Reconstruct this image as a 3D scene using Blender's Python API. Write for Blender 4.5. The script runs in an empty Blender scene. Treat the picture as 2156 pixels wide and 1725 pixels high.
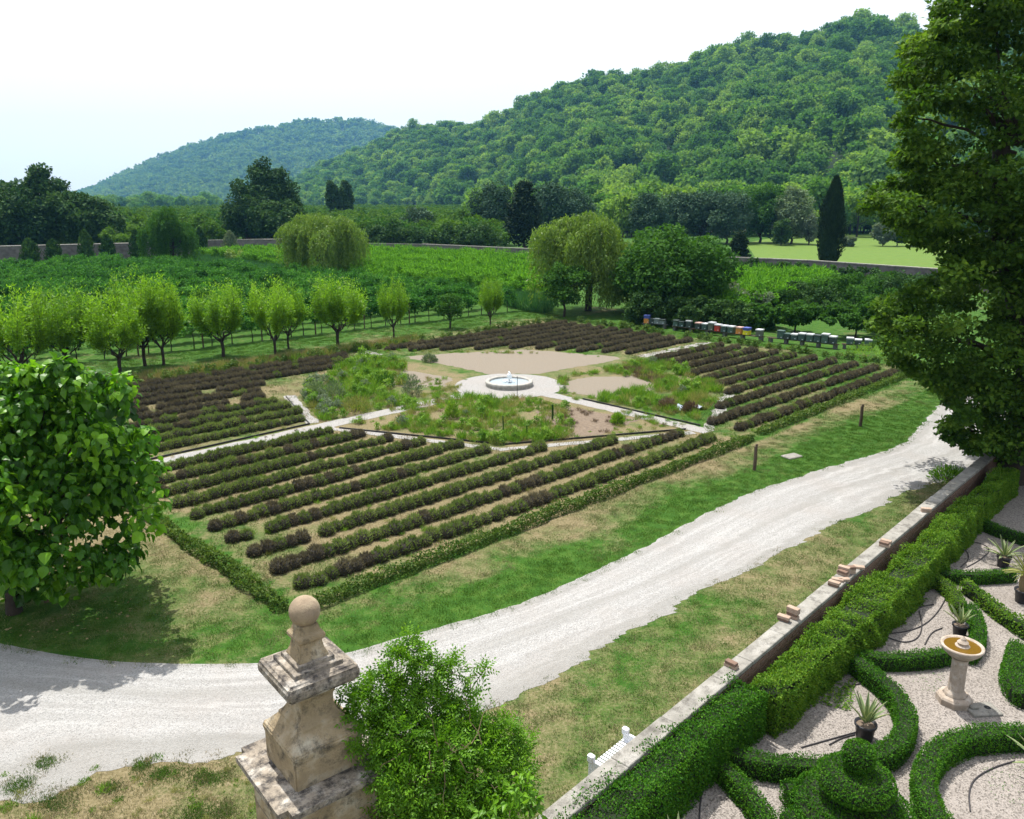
import bpy, math, random
import numpy as np
from mathutils import Vector, Matrix
from mathutils.geometry import tessellate_polygon
random.seed(7)
RNG = np.random.default_rng(11)
S = bpy.context.scene
R = math.radians
PI = math.pi

# ------------------------------------------------------------------ camera
FOC, HOR, CAMZ = 1700.0, 422.0, 10.0          # focal length and horizon measured on a 2156 px wide view
PITCH = math.atan((862.5 - HOR) / FOC)
cam_d = bpy.data.cameras.new('camera'); cam = bpy.data.objects.new('camera', cam_d)
S.collection.objects.link(cam); S.camera = cam
cam_d.sensor_width = 36; cam_d.lens = FOC / 2156 * 36
cam_d.clip_start = 0.1; cam_d.clip_end = 20000
cam.location = (0, 0, CAMZ); cam.rotation_euler = (PI / 2 - PITCH, 0, 0)

# ------------------------------------------------------------------ sky, sun, exposure
SUN_EL, SUN_AZ = R(68), R(119)                # azimuth counted from +X; shadows fall towards the camera
w = bpy.data.worlds.new('World'); S.world = w; w.use_nodes = True
nt = w.node_tree; nt.nodes.clear()
sky = nt.nodes.new('ShaderNodeTexSky'); sky.sky_type = 'NISHITA'; sky.sun_disc = False
sky.sun_elevation = SUN_EL; sky.sun_rotation = PI / 2 - SUN_AZ
sky.air_density = 1.0; sky.dust_density = 5.0; sky.ozone_density = 1.0
mix = nt.nodes.new('ShaderNodeMix'); mix.data_type = 'RGBA'; mix.inputs['Factor'].default_value = 0.58
nt.links.new(sky.outputs[0], mix.inputs['A']); mix.inputs['B'].default_value = (11.2, 11.3, 11.5, 1)   # thin white summer cloud veil
bg = nt.nodes.new('ShaderNodeBackground'); bg.inputs['Strength'].default_value = 0.098
out = nt.nodes.new('ShaderNodeOutputWorld')
nt.links.new(mix.outputs['Result'], bg.inputs[0]); nt.links.new(bg.outputs[0], out.inputs[0])
sd = bpy.data.lights.new('sun', 'SUN'); sd.energy = 5.0; sd.angle = R(0.55); sd.color = (1, 0.955, 0.88)
sun = bpy.data.objects.new('sun', sd); S.collection.objects.link(sun)
sdir = Vector((math.cos(SUN_EL) * math.cos(SUN_AZ), math.cos(SUN_EL) * math.sin(SUN_AZ), math.sin(SUN_EL)))
sun.rotation_euler = sdir.to_track_quat('Z', 'Y').to_euler(); sun.location = (0, 0, 60)
vs = S.view_settings; vs.view_transform = 'Standard'; vs.look = 'None'; vs.exposure = 0.68; vs.gamma = 1; vs.use_curve_mapping = False
S.render.engine = 'CYCLES'
cy = S.cycles; cy.max_bounces = 6; cy.diffuse_bounces = 3; cy.glossy_bounces = 2; cy.transmission_bounces = 4
cy.transparent_max_bounces = 4; cy.volume_bounces = 0; cy.caustics_reflective = False; cy.caustics_refractive = False

# ------------------------------------------------------------------ helpers
CP, SP = math.cos(PITCH), math.sin(PITCH)
def G(x, y, z=0.0):
    """point of the horizontal plane z that the surveyed picture position (x, y) looks at"""
    vx, vz = x - 1078, -(y - 862.5)
    wy, wz = FOC * CP + vz * SP, -FOC * SP + vz * CP
    t = (z - CAMZ) / wz
    return np.array([vx * t, wy * t, z])
def GY(x, y, Y):
    """point at forward distance Y"""
    vx, vz = x - 1078, -(y - 862.5)
    wy, wz = FOC * CP + vz * SP, -FOC * SP + vz * CP
    t = Y / wy
    return np.array([vx * t, Y, CAMZ + wz * t])
def HT(ybase, ytop):
    """height of a thing standing on the ground, from the rows of its foot and its top"""
    Y = G(1078, ybase)[1]; return float(GY(1078, ytop, Y)[2])
UA = R(44.0); U = np.array([math.cos(UA), math.sin(UA)]); N = np.array([-U[1], U[0]])
O = G(1072, 812)[:2]
def UN(u, n, z=0.0):
    p = O + U * u + N * n; return np.array([p[0], p[1], z])
def toUN(x, y):
    dx, dy = x - O[0], y - O[1]; return dx * U[0] + dy * U[1], dx * N[0] + dy * N[1]

_perm = np.random.default_rng(3).random((256, 256))
def vnoise(x, y, s=1.0):
    x = np.asarray(x, float) / s + 1000.3; y = np.asarray(y, float) / s + 1000.7
    i, j = np.floor(x).astype(int), np.floor(y).astype(int); fx, fy = x - i, y - j
    fx = fx * fx * (3 - 2 * fx); fy = fy * fy * (3 - 2 * fy)
    g = lambda a, b: _perm[a % 256, b % 256]
    return (g(i, j) * (1 - fx) + g(i + 1, j) * fx) * (1 - fy) + (g(i, j + 1) * (1 - fx) + g(i + 1, j + 1) * fx) * fy
def fnoise(x, y, s=1.0):
    return (vnoise(x, y, s) + .5 * vnoise(x, y, s / 2.1) + .25 * vnoise(x, y, s / 4.3)) / 1.75
def sstep(a, b, x):
    t = np.clip((x - a) / (b - a), 0, 1); return t * t * (3 - 2 * t)

class MB:
    """collects numpy geometry and links it as ONE mesh object"""
    def __init__(s): s.v = []; s.f = {}; s.n = 0; s.r = []; s.sm = {}
    def add(s, V, F, mi=0, rnd=None, smooth=False):
        V = np.asarray(V, np.float32).reshape(-1, 3)
        for f in ([F] if isinstance(F, np.ndarray) else [np.array([q for q in F if len(q) == k], np.int32) for k in sorted({len(q) for q in F})]):
            s.f.setdefault((f.shape[1], mi, smooth), []).append(f.astype(np.int32) + s.n)
        s.v.append(V); s.n += len(V)
        r = np.full(len(V), 0.5 if rnd is None else rnd, np.float32) if np.isscalar(rnd) or rnd is None else np.asarray(rnd, np.float32)
        s.r.append(r); return s
    def mesh(s, name, mats):
        me = bpy.data.meshes.new(name)
        V = np.concatenate(s.v); me.vertices.add(len(V)); me.vertices.foreach_set('co', V.ravel())
        loops, starts, mis, sms = [], [], [], []; st = 0
        for (k, mi, sm), fl in s.f.items():
            F = np.concatenate(fl); loops.append(F.ravel()); starts.append(st + np.arange(len(F)) * k); st += F.size
            mis.append(np.full(len(F), mi)); sms.append(np.full(len(F), sm))
        L = np.concatenate(loops); me.loops.add(len(L)); me.loops.foreach_set('vertex_index', L.astype(np.int32))
        st = np.concatenate(starts).astype(np.int32); me.polygons.add(len(st)); me.polygons.foreach_set('loop_start', st)
        me.polygons.foreach_set('material_index', np.concatenate(mis).astype(np.int32))
        me.polygons.foreach_set('use_smooth', np.concatenate(sms).astype(bool))
        me.update(calc_edges=True)
        a = me.attributes.new('rnd', 'FLOAT', 'POINT'); a.data.foreach_set('value', np.concatenate(s.r))
        for m in (mats if isinstance(mats, (list, tuple)) else [mats]): me.materials.append(m)
        return me
    def build(s, name, mats, parent=None, loc=None, rotz=0):
        return link(name, s.mesh(name, mats), parent, loc, rotz)
def link(name, data, parent=None, loc=None, rotz=0, scale=None):
    o = bpy.data.objects.new(name, data); S.collection.objects.link(o)
    if loc is not None: o.location = [float(c) for c in loc]
    if rotz: o.rotation_euler = (0, 0, rotz)
    if scale is not None: o.scale = (scale,) * 3 if np.isscalar(scale) else scale
    if parent is not None: o.parent = parent
    return o
def tag(o, label=None, cat=None, group=None, kind=None):
    if label: o['label'] = label
    if cat: o['category'] = cat
    if group: o['group'] = group
    if kind: o['kind'] = kind
    return o
def empty(name, loc, label, cat, group=None, rotz=0, scale=None):
    o = link(name, None, None, loc, rotz, scale); o.empty_display_size = .3
    return tag(o, label, cat, group)
def copy_tree(o, parent=None):
    c = o.copy(); S.collection.objects.link(c)
    if parent is not None: c.parent = parent
    for ch in list(o.children): copy_tree(ch, c)
    return c
def place(c, loc, rotz=0, scale=1.0, label=None, group=None):
    c.location = [float(q) for q in loc]; c.rotation_euler = (0, 0, rotz)
    c.scale = (scale,) * 3 if np.isscalar(scale) else scale
    if label: c['label'] = label
    if group: c['group'] = group
    return c

BOXF = np.array([[0, 3, 2, 1], [4, 5, 6, 7], [0, 1, 5, 4], [1, 2, 6, 5], [2, 3, 7, 6], [3, 0, 4, 7]], np.int32)
def box(mb, c, s, rz=0.0, mi=0, rnd=None, jit=0.0, taper=1.0):
    x, y, z = s[0] / 2, s[1] / 2, s[2] / 2
    V = np.array([[-x, -y, -z], [x, -y, -z], [x, y, -z], [-x, y, -z], [-x * taper, -y * taper, z], [x * taper, -y * taper, z], [x * taper, y * taper, z], [-x * taper, y * taper, z]])
    if jit: V += RNG.uniform(-jit, jit, V.shape)
    cz, sz = math.cos(rz), math.sin(rz)
    V = V @ np.array([[cz, sz, 0], [-sz, cz, 0], [0, 0, 1]]) + np.asarray(c)
    mb.add(V, BOXF, mi, rnd)
def bevel_box(mb, c, s, b=.01, rz=0.0, mi=0, rnd=None):
    """box with chamfered top and vertical edges"""
    x, y, z = s[0] / 2, s[1] / 2, s[2] / 2
    def ring(k, zz): return [[-x + k, -y, zz], [x - k, -y, zz], [x, -y + k, zz], [x, y - k, zz], [x - k, y, zz], [-x + k, y, zz], [-x, y - k, zz], [-x, -y + k, zz]]
    V = np.array(ring(b, -z) + ring(b, z - b) + [[p[0] * (x - b) / x, p[1] * (y - b) / y, z] for p in ring(b, z)])
    F = [[i, (i + 1) % 8, 8 + (i + 1) % 8, 8 + i] for i in range(8)] + [[8 + i, 8 + (i + 1) % 8, 16 + (i + 1) % 8, 16 + i] for i in range(8)]
    F += [[16 + i for i in range(8)], [7 - i for i in range(8)]]
    cz, sz = math.cos(rz), math.sin(rz)
    V = V @ np.array([[cz, sz, 0], [-sz, cz, 0], [0, 0, 1]]) + np.asarray(c)
    mb.add(V, F, mi, rnd)
def tube(mb, P, r, seg=6, mi=0, rnd=None, cap=True):
    P = np.asarray(P, float); n = len(P); r = np.full(n, r) if np.isscalar(r) else np.asarray(r, float)
    T = np.gradient(P, axis=0); T /= np.linalg.norm(T, axis=1)[:, None] + 1e-9
    ref = np.array([0, 0, 1.0]) if abs(T[:, 2]).mean() < .8 else np.array([1.0, 0, 0])
    A = np.cross(T, ref); A /= np.linalg.norm(A, axis=1)[:, None] + 1e-9; B = np.cross(T, A)
    th = np.arange(seg) * 2 * PI / seg
    V = P[:, None] + r[:, None, None] * (np.cos(th)[None, :, None] * A[:, None] + np.sin(th)[None, :, None] * B[:, None])
    i, j = np.meshgrid(np.arange(n - 1), np.arange(seg), indexing='ij'); j2 = (j + 1) % seg
    F = np.stack([i * seg + j, i * seg + j2, (i + 1) * seg + j2, (i + 1) * seg + j], -1).reshape(-1, 4)
    mb.add(V.reshape(-1, 3), F, mi, rnd, True)
    if cap: mb.add(V[-1], [list(range(seg))], mi, rnd); mb.add(V[0], [list(range(seg))[::-1]], mi, rnd)
def lathe(mb, prof, seg=32, c=(0, 0, 0), mi=0, smooth=True, rnd=None, sq=None, rot=0.0):
    prof = np.asarray(prof, float); n = len(prof); th = np.arange(seg) * 2 * PI / seg + rot
    V = np.stack([prof[:, 0][:, None] * np.cos(th), prof[:, 0][:, None] * np.sin(th), np.repeat(prof[:, 1][:, None], seg, 1)], -1) + np.asarray(c)
    i, j = np.meshgrid(np.arange(n - 1), np.arange(seg), indexing='ij'); j2 = (j + 1) % seg
    mb.add(V.reshape(-1, 3), np.stack([i * seg + j, i * seg + j2, (i + 1) * seg + j2, (i + 1) * seg + j], -1).reshape(-1, 4), mi, rnd, smooth)
def ngon_sheet(name, pts, z, mat, label=None, kind='structure', jag=0.0, step=.3, parent=None):
    """flat sheet with an uneven outline"""
    pts = np.asarray([p[:2] for p in pts], float); Q = []
    for a, b in zip(pts, np.roll(pts, -1, 0)):
        L = np.linalg.norm(b - a); k = max(1, int(L / step)); d = (b - a) / max(L, 1e-6); nn = np.array([-d[1], d[0]])
        for i in range(k):
            p = a + (b - a) * i / k; Q.append(p + nn * jag * (2 * fnoise(p[0], p[1], .45) - 1 + (RNG.random() - .5) * .4))
    Q = [Vector((q[0], q[1], 0)) for q in Q]; T = tessellate_polygon([Q])
    mb = MB(); V = np.array([[q.x, q.y, z] for q in Q]); T = np.array(T)
    a, b, c = V[T[:, 0]], V[T[:, 1]], V[T[:, 2]]; flip = np.cross(b - a, c - a)[:, 2] < 0; T[flip] = T[flip][:, ::-1]
    mb.add(V, T); o = mb.build(name, mat, parent); tag(o, label, kind=kind); return o
def norm(a): return a / (np.linalg.norm(a, axis=-1, keepdims=True) + 1e-9)
def leaves(mb, P, Nn, T, L, W, mi=0, rnd=None, fold=0.0, bend=0.0):
    """one folded leaf per point: P base, Nn face normal, T tip direction, L length, W width"""
    n = len(P); L = np.broadcast_to(L, (n,))[:, None]; W = np.broadcast_to(W, (n,))[:, None]
    T = norm(T); B = norm(np.cross(Nn, T)); Nn = np.cross(T, B)
    rnd = RNG.random(n) if rnd is None else rnd
    if fold == 0:
        V = np.stack([P, P + T * L * .45 + B * W * .5, P + T * L - Nn * L * bend, P + T * L * .45 - B * W * .5], 1)
        F = np.arange(n * 4).reshape(n, 4); k = 4
        mb.add(V.reshape(-1, 3), F, mi, np.repeat(rnd, k), False)
    else:
        q = lambda a, b, h=0.0: P + T * L * a + B * W * b + Nn * (fold * W * abs(b) * 2 + h * L)
        V = np.stack([P, q(.12, -.34), q(.42, -.50), q(.75, -.28, -bend * .5), q(1, 0, -bend), q(.75, .28, -bend * .5), q(.42, .50), q(.12, .34), q(.45, 0)], 1)
        b = np.arange(n)[:, None] * 9
        F = np.concatenate([b + np.array([[k, (k + 1) % 8, 8]]) for k in range(8)])
        mb.add(V.reshape(-1, 3), F[:, ::-1].copy(), mi, np.repeat(rnd, 9), False)
def rdir(n, up=0.0, rng=None):
    rng = rng or RNG; d = rng.normal(size=(n, 3)); d[:, 2] += up; return norm(d)
def clump_leaves(mb, C, Rr, n, L, W, rng, mi=0, squash=.8, up=.5, fold=0, droop=.3, rnd_base=None, inner=.55):
    """leaves on the shells of many clumps: C centres, Rr radii, n leaves each"""
    C = np.repeat(C, n, 0); Rr = np.repeat(Rr, n); m = len(C)
    d = rdir(m, .25, rng); rad = (inner + (1.08 - inner) * rng.random(m) ** .6) * Rr
    P = C + d * rad[:, None] * np.array([1, 1, squash])
    Nn = norm(d * .7 + np.array([0, 0, up]) + rng.normal(size=(m, 3)) * .45)
    T = norm(d * .6 + rng.normal(size=(m, 3)) * .7 - np.array([0, 0, droop]))
    cb = np.repeat(rng.random(len(C) // n), n)
    r = np.clip(.55 * rng.random(m) + .45 * cb, 0, 1)
    s = .7 + .6 * rng.random(m)
    leaves(mb, P, Nn, T, L * s, W * s, mi, r, fold, .12)
def branch(mb, a, b, r0, r1, rng, wob=.08, n=6, seg=6, mi=0, sag=0.0):
    a, b = np.asarray(a, float), np.asarray(b, float); t = np.linspace(0, 1, n)[:, None]; L = np.linalg.norm(b - a)
    P = a + (b - a) * t + rng.normal(size=(n, 3)) * wob * L * np.sin(t * PI) * .5; P[:, 2] += sag * L * np.sin(t[:, 0] * PI)
    tube(mb, P, np.linspace(r0, r1, n), seg, mi, rng.random(), cap=False); return P

# ------------------------------------------------------------------ materials
def newmat(name):
    m = bpy.data.materials.new(name); m.use_nodes = True; nt = m.node_tree; nt.nodes.clear(); return m, nt
class NT:
    def __init__(s, nt): s.t = nt
    def n(s, ty, **k):
        x = s.t.nodes.new(ty)
        for a, b in k.items(): setattr(x, a, b)
        return x
    def l(s, a, b): s.t.links.new(a, b)
    def noise(s, vec, scale, det=3, rough=.6):
        x = s.n('ShaderNodeTexNoise'); x.inputs['Scale'].default_value = scale; x.inputs['Detail'].default_value = det; x.inputs['Roughness'].default_value = rough
        if vec is not None: s.l(vec, x.inputs['Vector'])
        return x.outputs['Fac']
    def ramp(s, fac, stops, interp='LINEAR'):
        x = s.n('ShaderNodeValToRGB'); e = x.color_ramp.elements; x.color_ramp.interpolation = interp
        while len(e) < len(stops): e.new(.5)
        for q, (p, c) in zip(e, stops): q.position = p; q.color = (*c, 1) if len(c) == 3 else c
        s.l(fac, x.inputs[0]); return x.outputs[0]
    def mix(s, f, a, b, mode='MIX'):
        x = s.n('ShaderNodeMix', data_type='RGBA', blend_type=mode)
        for v, k in ((f, 'Factor'), (a, 'A'), (b, 'B')):
            i = x.inputs[k] if k != 'Factor' else x.inputs[0]
            if hasattr(v, 'links'): s.l(v, i)
            else: i.default_value = v if k == 'Factor' else (*v, 1)
        return x.outputs['Result']
    def math(s, op, a, b=None, clamp=False):
        x = s.n('ShaderNodeMath', operation=op, use_clamp=clamp)
        for v, i in ((a, 0), (b, 1)):
            if v is None: continue
            if hasattr(v, 'links'): s.l(v, x.inputs[i])
            else: x.inputs[i].default_value = v
        return x.outputs[0]
    def bump(s, h, strength=.5, dist=.02):
        x = s.n('ShaderNodeBump'); x.inputs['Strength'].default_value = strength; x.inputs['Distance'].default_value = dist; s.l(h, x.inputs['Height']); return x.outputs[0]
    def pos(s): return s.n('ShaderNodeNewGeometry').outputs['Position']
    def obj(s): return s.n('ShaderNodeTexCoord').outputs['Object']
    def attr(s, name, ty='GEOMETRY'):
        x = s.n('ShaderNodeAttribute', attribute_name=name, attribute_type=ty); return x.outputs['Fac']
    def princ(s, col, rough=.9, normal=None, spec=.3, **k):
        b = s.n('ShaderNodeBsdfPrincipled'); o = s.n('ShaderNodeOutputMaterial')
        if hasattr(col, 'links'): s.l(col, b.inputs['Base Color'])
        else: b.inputs['Base Color'].default_value = (*col, 1)
        if hasattr(rough, 'links'): s.l(rough, b.inputs['Roughness'])
        else: b.inputs['Roughness'].default_value = rough
        b.inputs['Specular IOR Level'].default_value = spec
        for a, v in k.items(): b.inputs[a.replace('_', ' ')].default_value = v
        if normal is not None: s.l(normal, b.inputs['Normal'])
        s.l(b.outputs[0], o.inputs[0]); return b
def foliage(name, dark, mid, light, trans=.38, rough=.5, spec=.35, objrand=.35, patch=None, tc=(1.25, 1.25, .55), brown=0.0):
    m, nt = newmat(name); t = NT(nt)
    r = t.attr('rnd'); oi = t.n('ShaderNodeObjectInfo').outputs['Random']
    f = t.math('ADD', t.math('MULTIPLY', r, 1 - objrand), t.math('MULTIPLY', oi, objrand))
    if patch:
        f = t.math('ADD', t.math('MULTIPLY', f, .6), t.math('MULTIPLY', t.noise(t.pos(), patch, 3), .5), True)
    col = t.ramp(f, [(.08, dark), (.5, mid), (.95, light)])
    if brown: col = t.mix(t.ramp(t.math('ADD', t.noise(t.pos(), 1.7, 5, .7), t.math('MULTIPLY', r, .12)), [(brown, (0, 0, 0)), (brown + .08, (1, 1, 1))]), col, (.13, .085, .035))
    b = t.n('ShaderNodeBsdfPrincipled'); t.l(col, b.inputs['Base Color']); b.inputs['Roughness'].default_value = rough; b.inputs['Specular IOR Level'].default_value = spec
    tr = t.n('ShaderNodeBsdfTranslucent'); t.l(t.mix(1.0, col, tc, 'MULTIPLY'), tr.inputs[0])
    mx = t.n('ShaderNodeMixShader'); mx.inputs[0].default_value = trans
    t.l(b.outputs[0], mx.inputs[1]); t.l(tr.outputs[0], mx.inputs[2])
    t.l(mx.outputs[0], t.n('ShaderNodeOutputMaterial').inputs[0]); return m
def plain(name, col, rough=.7, var=.25, scale=8, bump=.3, spec=.3, col2=None, **k):
    m, nt = newmat(name); t = NT(nt); nz = t.noise(t.obj(), scale, 5)
    c2 = col2 or tuple(c * (1 - var) for c in col)
    c = t.ramp(nz, [(.3, c2), (.7, col)])
    t.princ(c, rough, t.bump(t.noise(t.obj(), scale * 5, 4), bump, .01), spec, **k); return m

def ground_mat():
    m, nt = newmat('meadow_ground'); t = NT(nt); p = t.pos()
    big, fine, med = t.noise(p, .35, 4), t.noise(p, 14, 4, .75), t.noise(p, 2.2, 4)
    green = t.ramp(t.math('ADD', t.math('MULTIPLY', med, .45), t.math('MULTIPLY', t.noise(p, 22, 5, .8), .55)), [(.35, (.014, .046, .006)), (.5, (.032, .088, .010)), (.66, (.075, .125, .022))])
    dry = t.ramp(fine, [(.25, (.065, .055, .026)), (.5, (.15, .125, .066)), (.75, (.25, .21, .135))])
    f = t.math('ADD', t.attr('dry'), t.math('MULTIPLY', t.math('SUBTRACT', t.noise(p, 1.1, 5, .7), .5), 1.1))
    f = t.math('ADD', f, t.math('MULTIPLY', t.math('SUBTRACT', fine, .5), .5))
    f = t.ramp(f, [(.3, (0, 0, 0)), (.75, (1, 1, 1))])
    t.princ(t.mix(f, green, dry), .95, t.bump(fine, .7, .04), .1); return m
def gravel_mat(name, light=(.315, .312, .305), dark=(.20, .197, .192), scale=44, track=False, tint=(.27, .245, .225)):
    m, nt = newmat(name); t = NT(nt); p = t.pos()
    v = t.n('ShaderNodeTexVoronoi'); v.inputs['Scale'].default_value = scale; t.l(p, v.inputs['Vector'])
    c = t.ramp(v.outputs['Color'], [(.1, dark), (.55, light), (.95, tuple(min(.8, q * 1.15) for q in light))])
    c = t.mix(t.math('MULTIPLY', t.ramp(t.noise(p, .5, 4), [(.45, (0, 0, 0)), (.7, (1, 1, 1))]), .45), c, tint)
    if track:
        cx = t.n('ShaderNodeCombineXYZ'); t.l(t.math('MULTIPLY', t.attr('along'), .10), cx.inputs[0]); t.l(t.math('MULTIPLY', t.attr('across'), 9.0), cx.inputs[1])
        rut = t.noise(cx.outputs[0], 1.6, 5, .65); c = t.mix(t.math('MULTIPLY', t.ramp(rut, [(.38, (1, 1, 1)), (.56, (0, 0, 0))]), .42), c, (.20, .195, .185)); c = t.mix(t.math('MULTIPLY', t.ramp(rut, [(.55, (0, 0, 0)), (.68, (1, 1, 1))]), .5), c, (.37, .365, .355))
        a = t.attr('track'); c = t.mix(t.math('MULTIPLY', t.ramp(t.math('ADD', a, t.math('MULTIPLY', t.noise(p, 1.3, 4), .25)), [(.35, (0, 0, 0)), (.85, (1, 1, 1))]), .5), c, (.19, .185, .17))
    h = t.math('ADD', v.outputs['Distance'], t.math('MULTIPLY', t.noise(p, 2.5, 4), .6))
    t.princ(c, .95, t.bump(h, .6, .03), .15); return m
def soil_mat(name, a=(.22, .165, .115), b=(.36, .28, .20), scale=9):
    m, nt = newmat(name); t = NT(nt); p = t.pos()
    n1, n2 = t.noise(p, scale, 6, .75), t.noise(p, .6, 3)
    c = t.mix(t.math('MULTIPLY', n2, .7), t.ramp(n1, [(.3, a), (.7, b)]), tuple(q * .8 for q in b))
    t.princ(c, .97, t.bump(n1, .9, .05), .1); return m
def stone_mat(name, base=(.36, .28, .19), pale=(.50, .45, .37), dark=(.045, .042, .040), lich=.52, scale=3.0, topdark=True):
    m, nt = newmat(name); t = NT(nt); p = t.obj()
    n1, n2, n3 = t.noise(p, scale, 6, .65), t.noise(p, scale * 1.7, 9, .72), t.noise(p, scale * 16, 4, .7)
    c = t.ramp(n1, [(.3, tuple(q * .70 for q in base)), (.5, base), (.68, pale)])
    c = t.mix(t.math('MULTIPLY', t.ramp(n3, [(.45, (0, 0, 0)), (.7, (1, 1, 1))]), .45), c, tuple(q * .5 for q in base))
    g = t.ramp(t.math('ADD', t.math('MULTIPLY', n2, .85), t.math('MULTIPLY', n3, .15)), [(lich, (0, 0, 0)), (lich + .16, (1, 1, 1))])
    c = t.mix(t.math('MULTIPLY', g, .93), c, dark)
    t.princ(c, .92, t.bump(t.math('ADD', n2, n3), .8, .014), .15); return m
M = {}
M['ground'] = ground_mat()
M['gravel'] = gravel_mat('driveway_gravel', track=True)
M['path'] = gravel_mat('path_gravel', (.29, .285, .275), (.16, .155, .15), 44)
M['parterre'] = gravel_mat('parterre_gravel', (.26, .235, .215), (.10, .09, .08), 38, tint=(.17, .15, .13))
M['soil'] = soil_mat('bare_soil', (.145, .122, .096), (.225, .197, .158))
M['tilled'] = soil_mat('tilled_soil', (.07, .05, .04), (.22, .175, .13), 6)
M['bark'] = plain('bark', (.10, .075, .055), .95, .5, 6, .9)
M['bark_dark'] = plain('dark_bark', (.045, .035, .028), .95, .5, 6, .9)
M['twig'] = plain('twig', (.16, .12, .07), .9, .4, 6, .3)
M['mulberry'] = foliage('mulberry_leaf', (.014, .060, .004), (.055, .175, .009), (.19, .40, .020), .45, .40, .3, .0)
M['willow'] = foliage('weeping_willow_leaf', (.060, .125, .014), (.115, .205, .028), (.20, .30, .055), .4, .5, .3, .15)
M['osier'] = foliage('pollard_willow_leaf', (.080, .18, .010), (.14, .29, .014), (.23, .40, .026), .5, .5, .3, .2)
M['big'] = foliage('linden_leaf', (.016, .046, .006), (.048, .112, .012), (.13, .225, .030), .45, .6, .1, .0)
M['bush'] = foliage('hazel_leaf', (.022, .070, .010), (.036, .105, .014), (.065, .16, .022), .35, .7, .08, .1)
M['dark'] = foliage('dark_tree_leaf', (.012, .038, .010), (.030, .075, .018), (.065, .125, .030), .25, .7, .08, .3)
M['pine'] = foliage('pine_needle', (.018, .048, .026), (.040, .085, .048), (.080, .135, .078), .2, .7, .08, .4)
M['cyp'] = foliage('cypress_leaf', (.006, .018, .007), (.012, .028, .010), (.022, .042, .015), .15, .7, .08, .1)
M['hill'] = foliage('hillside_leaf', (.016, .055, .016), (.068, .165, .032), (.20, .31, .062), .5, .7, .08, .85, patch=.012)
M['far'] = foliage('far_hill_leaf', (.03, .08, .025), (.08, .15, .04), (.15, .22, .06), .5, .7, .08, .6, patch=.004)
M['orchard'] = foliage('orchard_leaf', (.028, .075, .008), (.055, .125, .012), (.10, .19, .020), .35, .7, .08, .4, patch=.03)
M['silver'] = foliage('white_poplar_leaf', (.07, .12, .06), (.13, .19, .10), (.22, .29, .17), .3, .7, .08, .1)
M['olive'] = foliage('grey_shrub_leaf', (.07, .11, .07), (.12, .165, .11), (.19, .24, .16), .3, .7, .08, .2)
M['vine'] = foliage('vine_leaf', (.012, .055, .008), (.036, .135, .016), (.11, .28, .038), .4, .7, .08, .3)
M['vine2'] = foliage('far_vine_leaf', (.030, .115, .006), (.075, .21, .012), (.16, .36, .03), .4, .7, .08, .3)
M['reed'] = foliage('tall_reed', (.025, .095, .030), (.045, .14, .045), (.085, .19, .060), .3, .7, .08, .3)
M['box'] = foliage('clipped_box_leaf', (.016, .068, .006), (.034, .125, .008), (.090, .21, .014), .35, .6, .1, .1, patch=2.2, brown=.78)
M['box_yellow'] = foliage('yellow_box_leaf', (.032, .098, .008), (.078, .178, .014), (.19, .30, .034), .4, .6, .12, .1, patch=2.2, brown=.74)  # yellow-green is the looser box plant's own leaf colour
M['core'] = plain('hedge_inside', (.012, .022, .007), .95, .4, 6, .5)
M['hedge'] = foliage('garden_hedge_leaf', (.028, .070, .012), (.065, .125, .022), (.15, .21, .050), .35, .6, .12, .2, patch=1.2)
M['lav_g'] = foliage('lavender_green', (.060, .098, .024), (.13, .19, .048), (.22, .28, .085), .3, .7, .12, .45, patch=.5, tc=(1.1, 1.1, .7))
M['lav_p'] = foliage('lavender_faded', (.050, .047, .030), (.110, .102, .064), (.20, .182, .115), .25, .8, .1, .45, patch=.5, tc=(1.1, 1.0, .8))
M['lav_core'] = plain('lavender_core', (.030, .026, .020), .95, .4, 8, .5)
M['climber'] = foliage('climber_leaf', (.050, .135, .010), (.10, .24, .014), (.17, .34, .024), .45, .42, .25, .0)
M['climber_dark'] = foliage('climber_low_leaf', (.020, .065, .010), (.040, .115, .014), (.08, .18, .022), .35, .4, .4, .0)
M['agave'] = foliage('agave_leaf', (.09, .15, .06), (.20, .25, .11), (.50, .50, .26), .1, .5, .3, .1)
M['yucca'] = foliage('yucca_leaf', (.12, .15, .04), (.22, .25, .07), (.36, .36, .12), .2, .5, .3, .1)
M['weed'] = foliage('weed_green', (.055, .145, .014), (.115, .24, .022), (.20, .32, .045), .4, .6, .2, .4)
M['weed_olive'] = foliage('weed_olive', (.11, .145, .038), (.19, .215, .06), (.30, .30, .11), .3, .7, .15, .4)
M['straw'] = foliage('dry_straw', (.16, .12, .065), (.27, .21, .12), (.40, .33, .20), .25, .8, .1, .4)
M['heather'] = foliage('faded_flower', (.075, .050, .040), (.12, .085, .065), (.18, .13, .10), .2, .8, .1, .4)
M['stone'] = stone_mat('weathered_sandstone', (.31, .245, .155), (.44, .395, .31), (.055, .05, .042), .50, 2.8)
M['stone_dark'] = stone_mat('lichen_sandstone', (.30, .26, .21), (.52, .49, .44), (.035, .033, .034), .43, 3.2)
M['ball'] = stone_mat('ball_sandstone', (.30, .235, .165), (.38, .32, .22), (.16, .125, .08), .56, 4)
M['cement'] = stone_mat('cement_coping', (.25, .24, .215), (.33, .32, .295), (.085, .08, .07), .49, 2.4)
M['brick'] = plain('old_brick', (.20, .125, .09), .9, .45, 7, .8, col2=(.12, .08, .06))
M['brick_pale'] = plain('loose_brick', (.40, .30, .235), .9, .3, 9, .6, col2=(.24, .175, .13))
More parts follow.
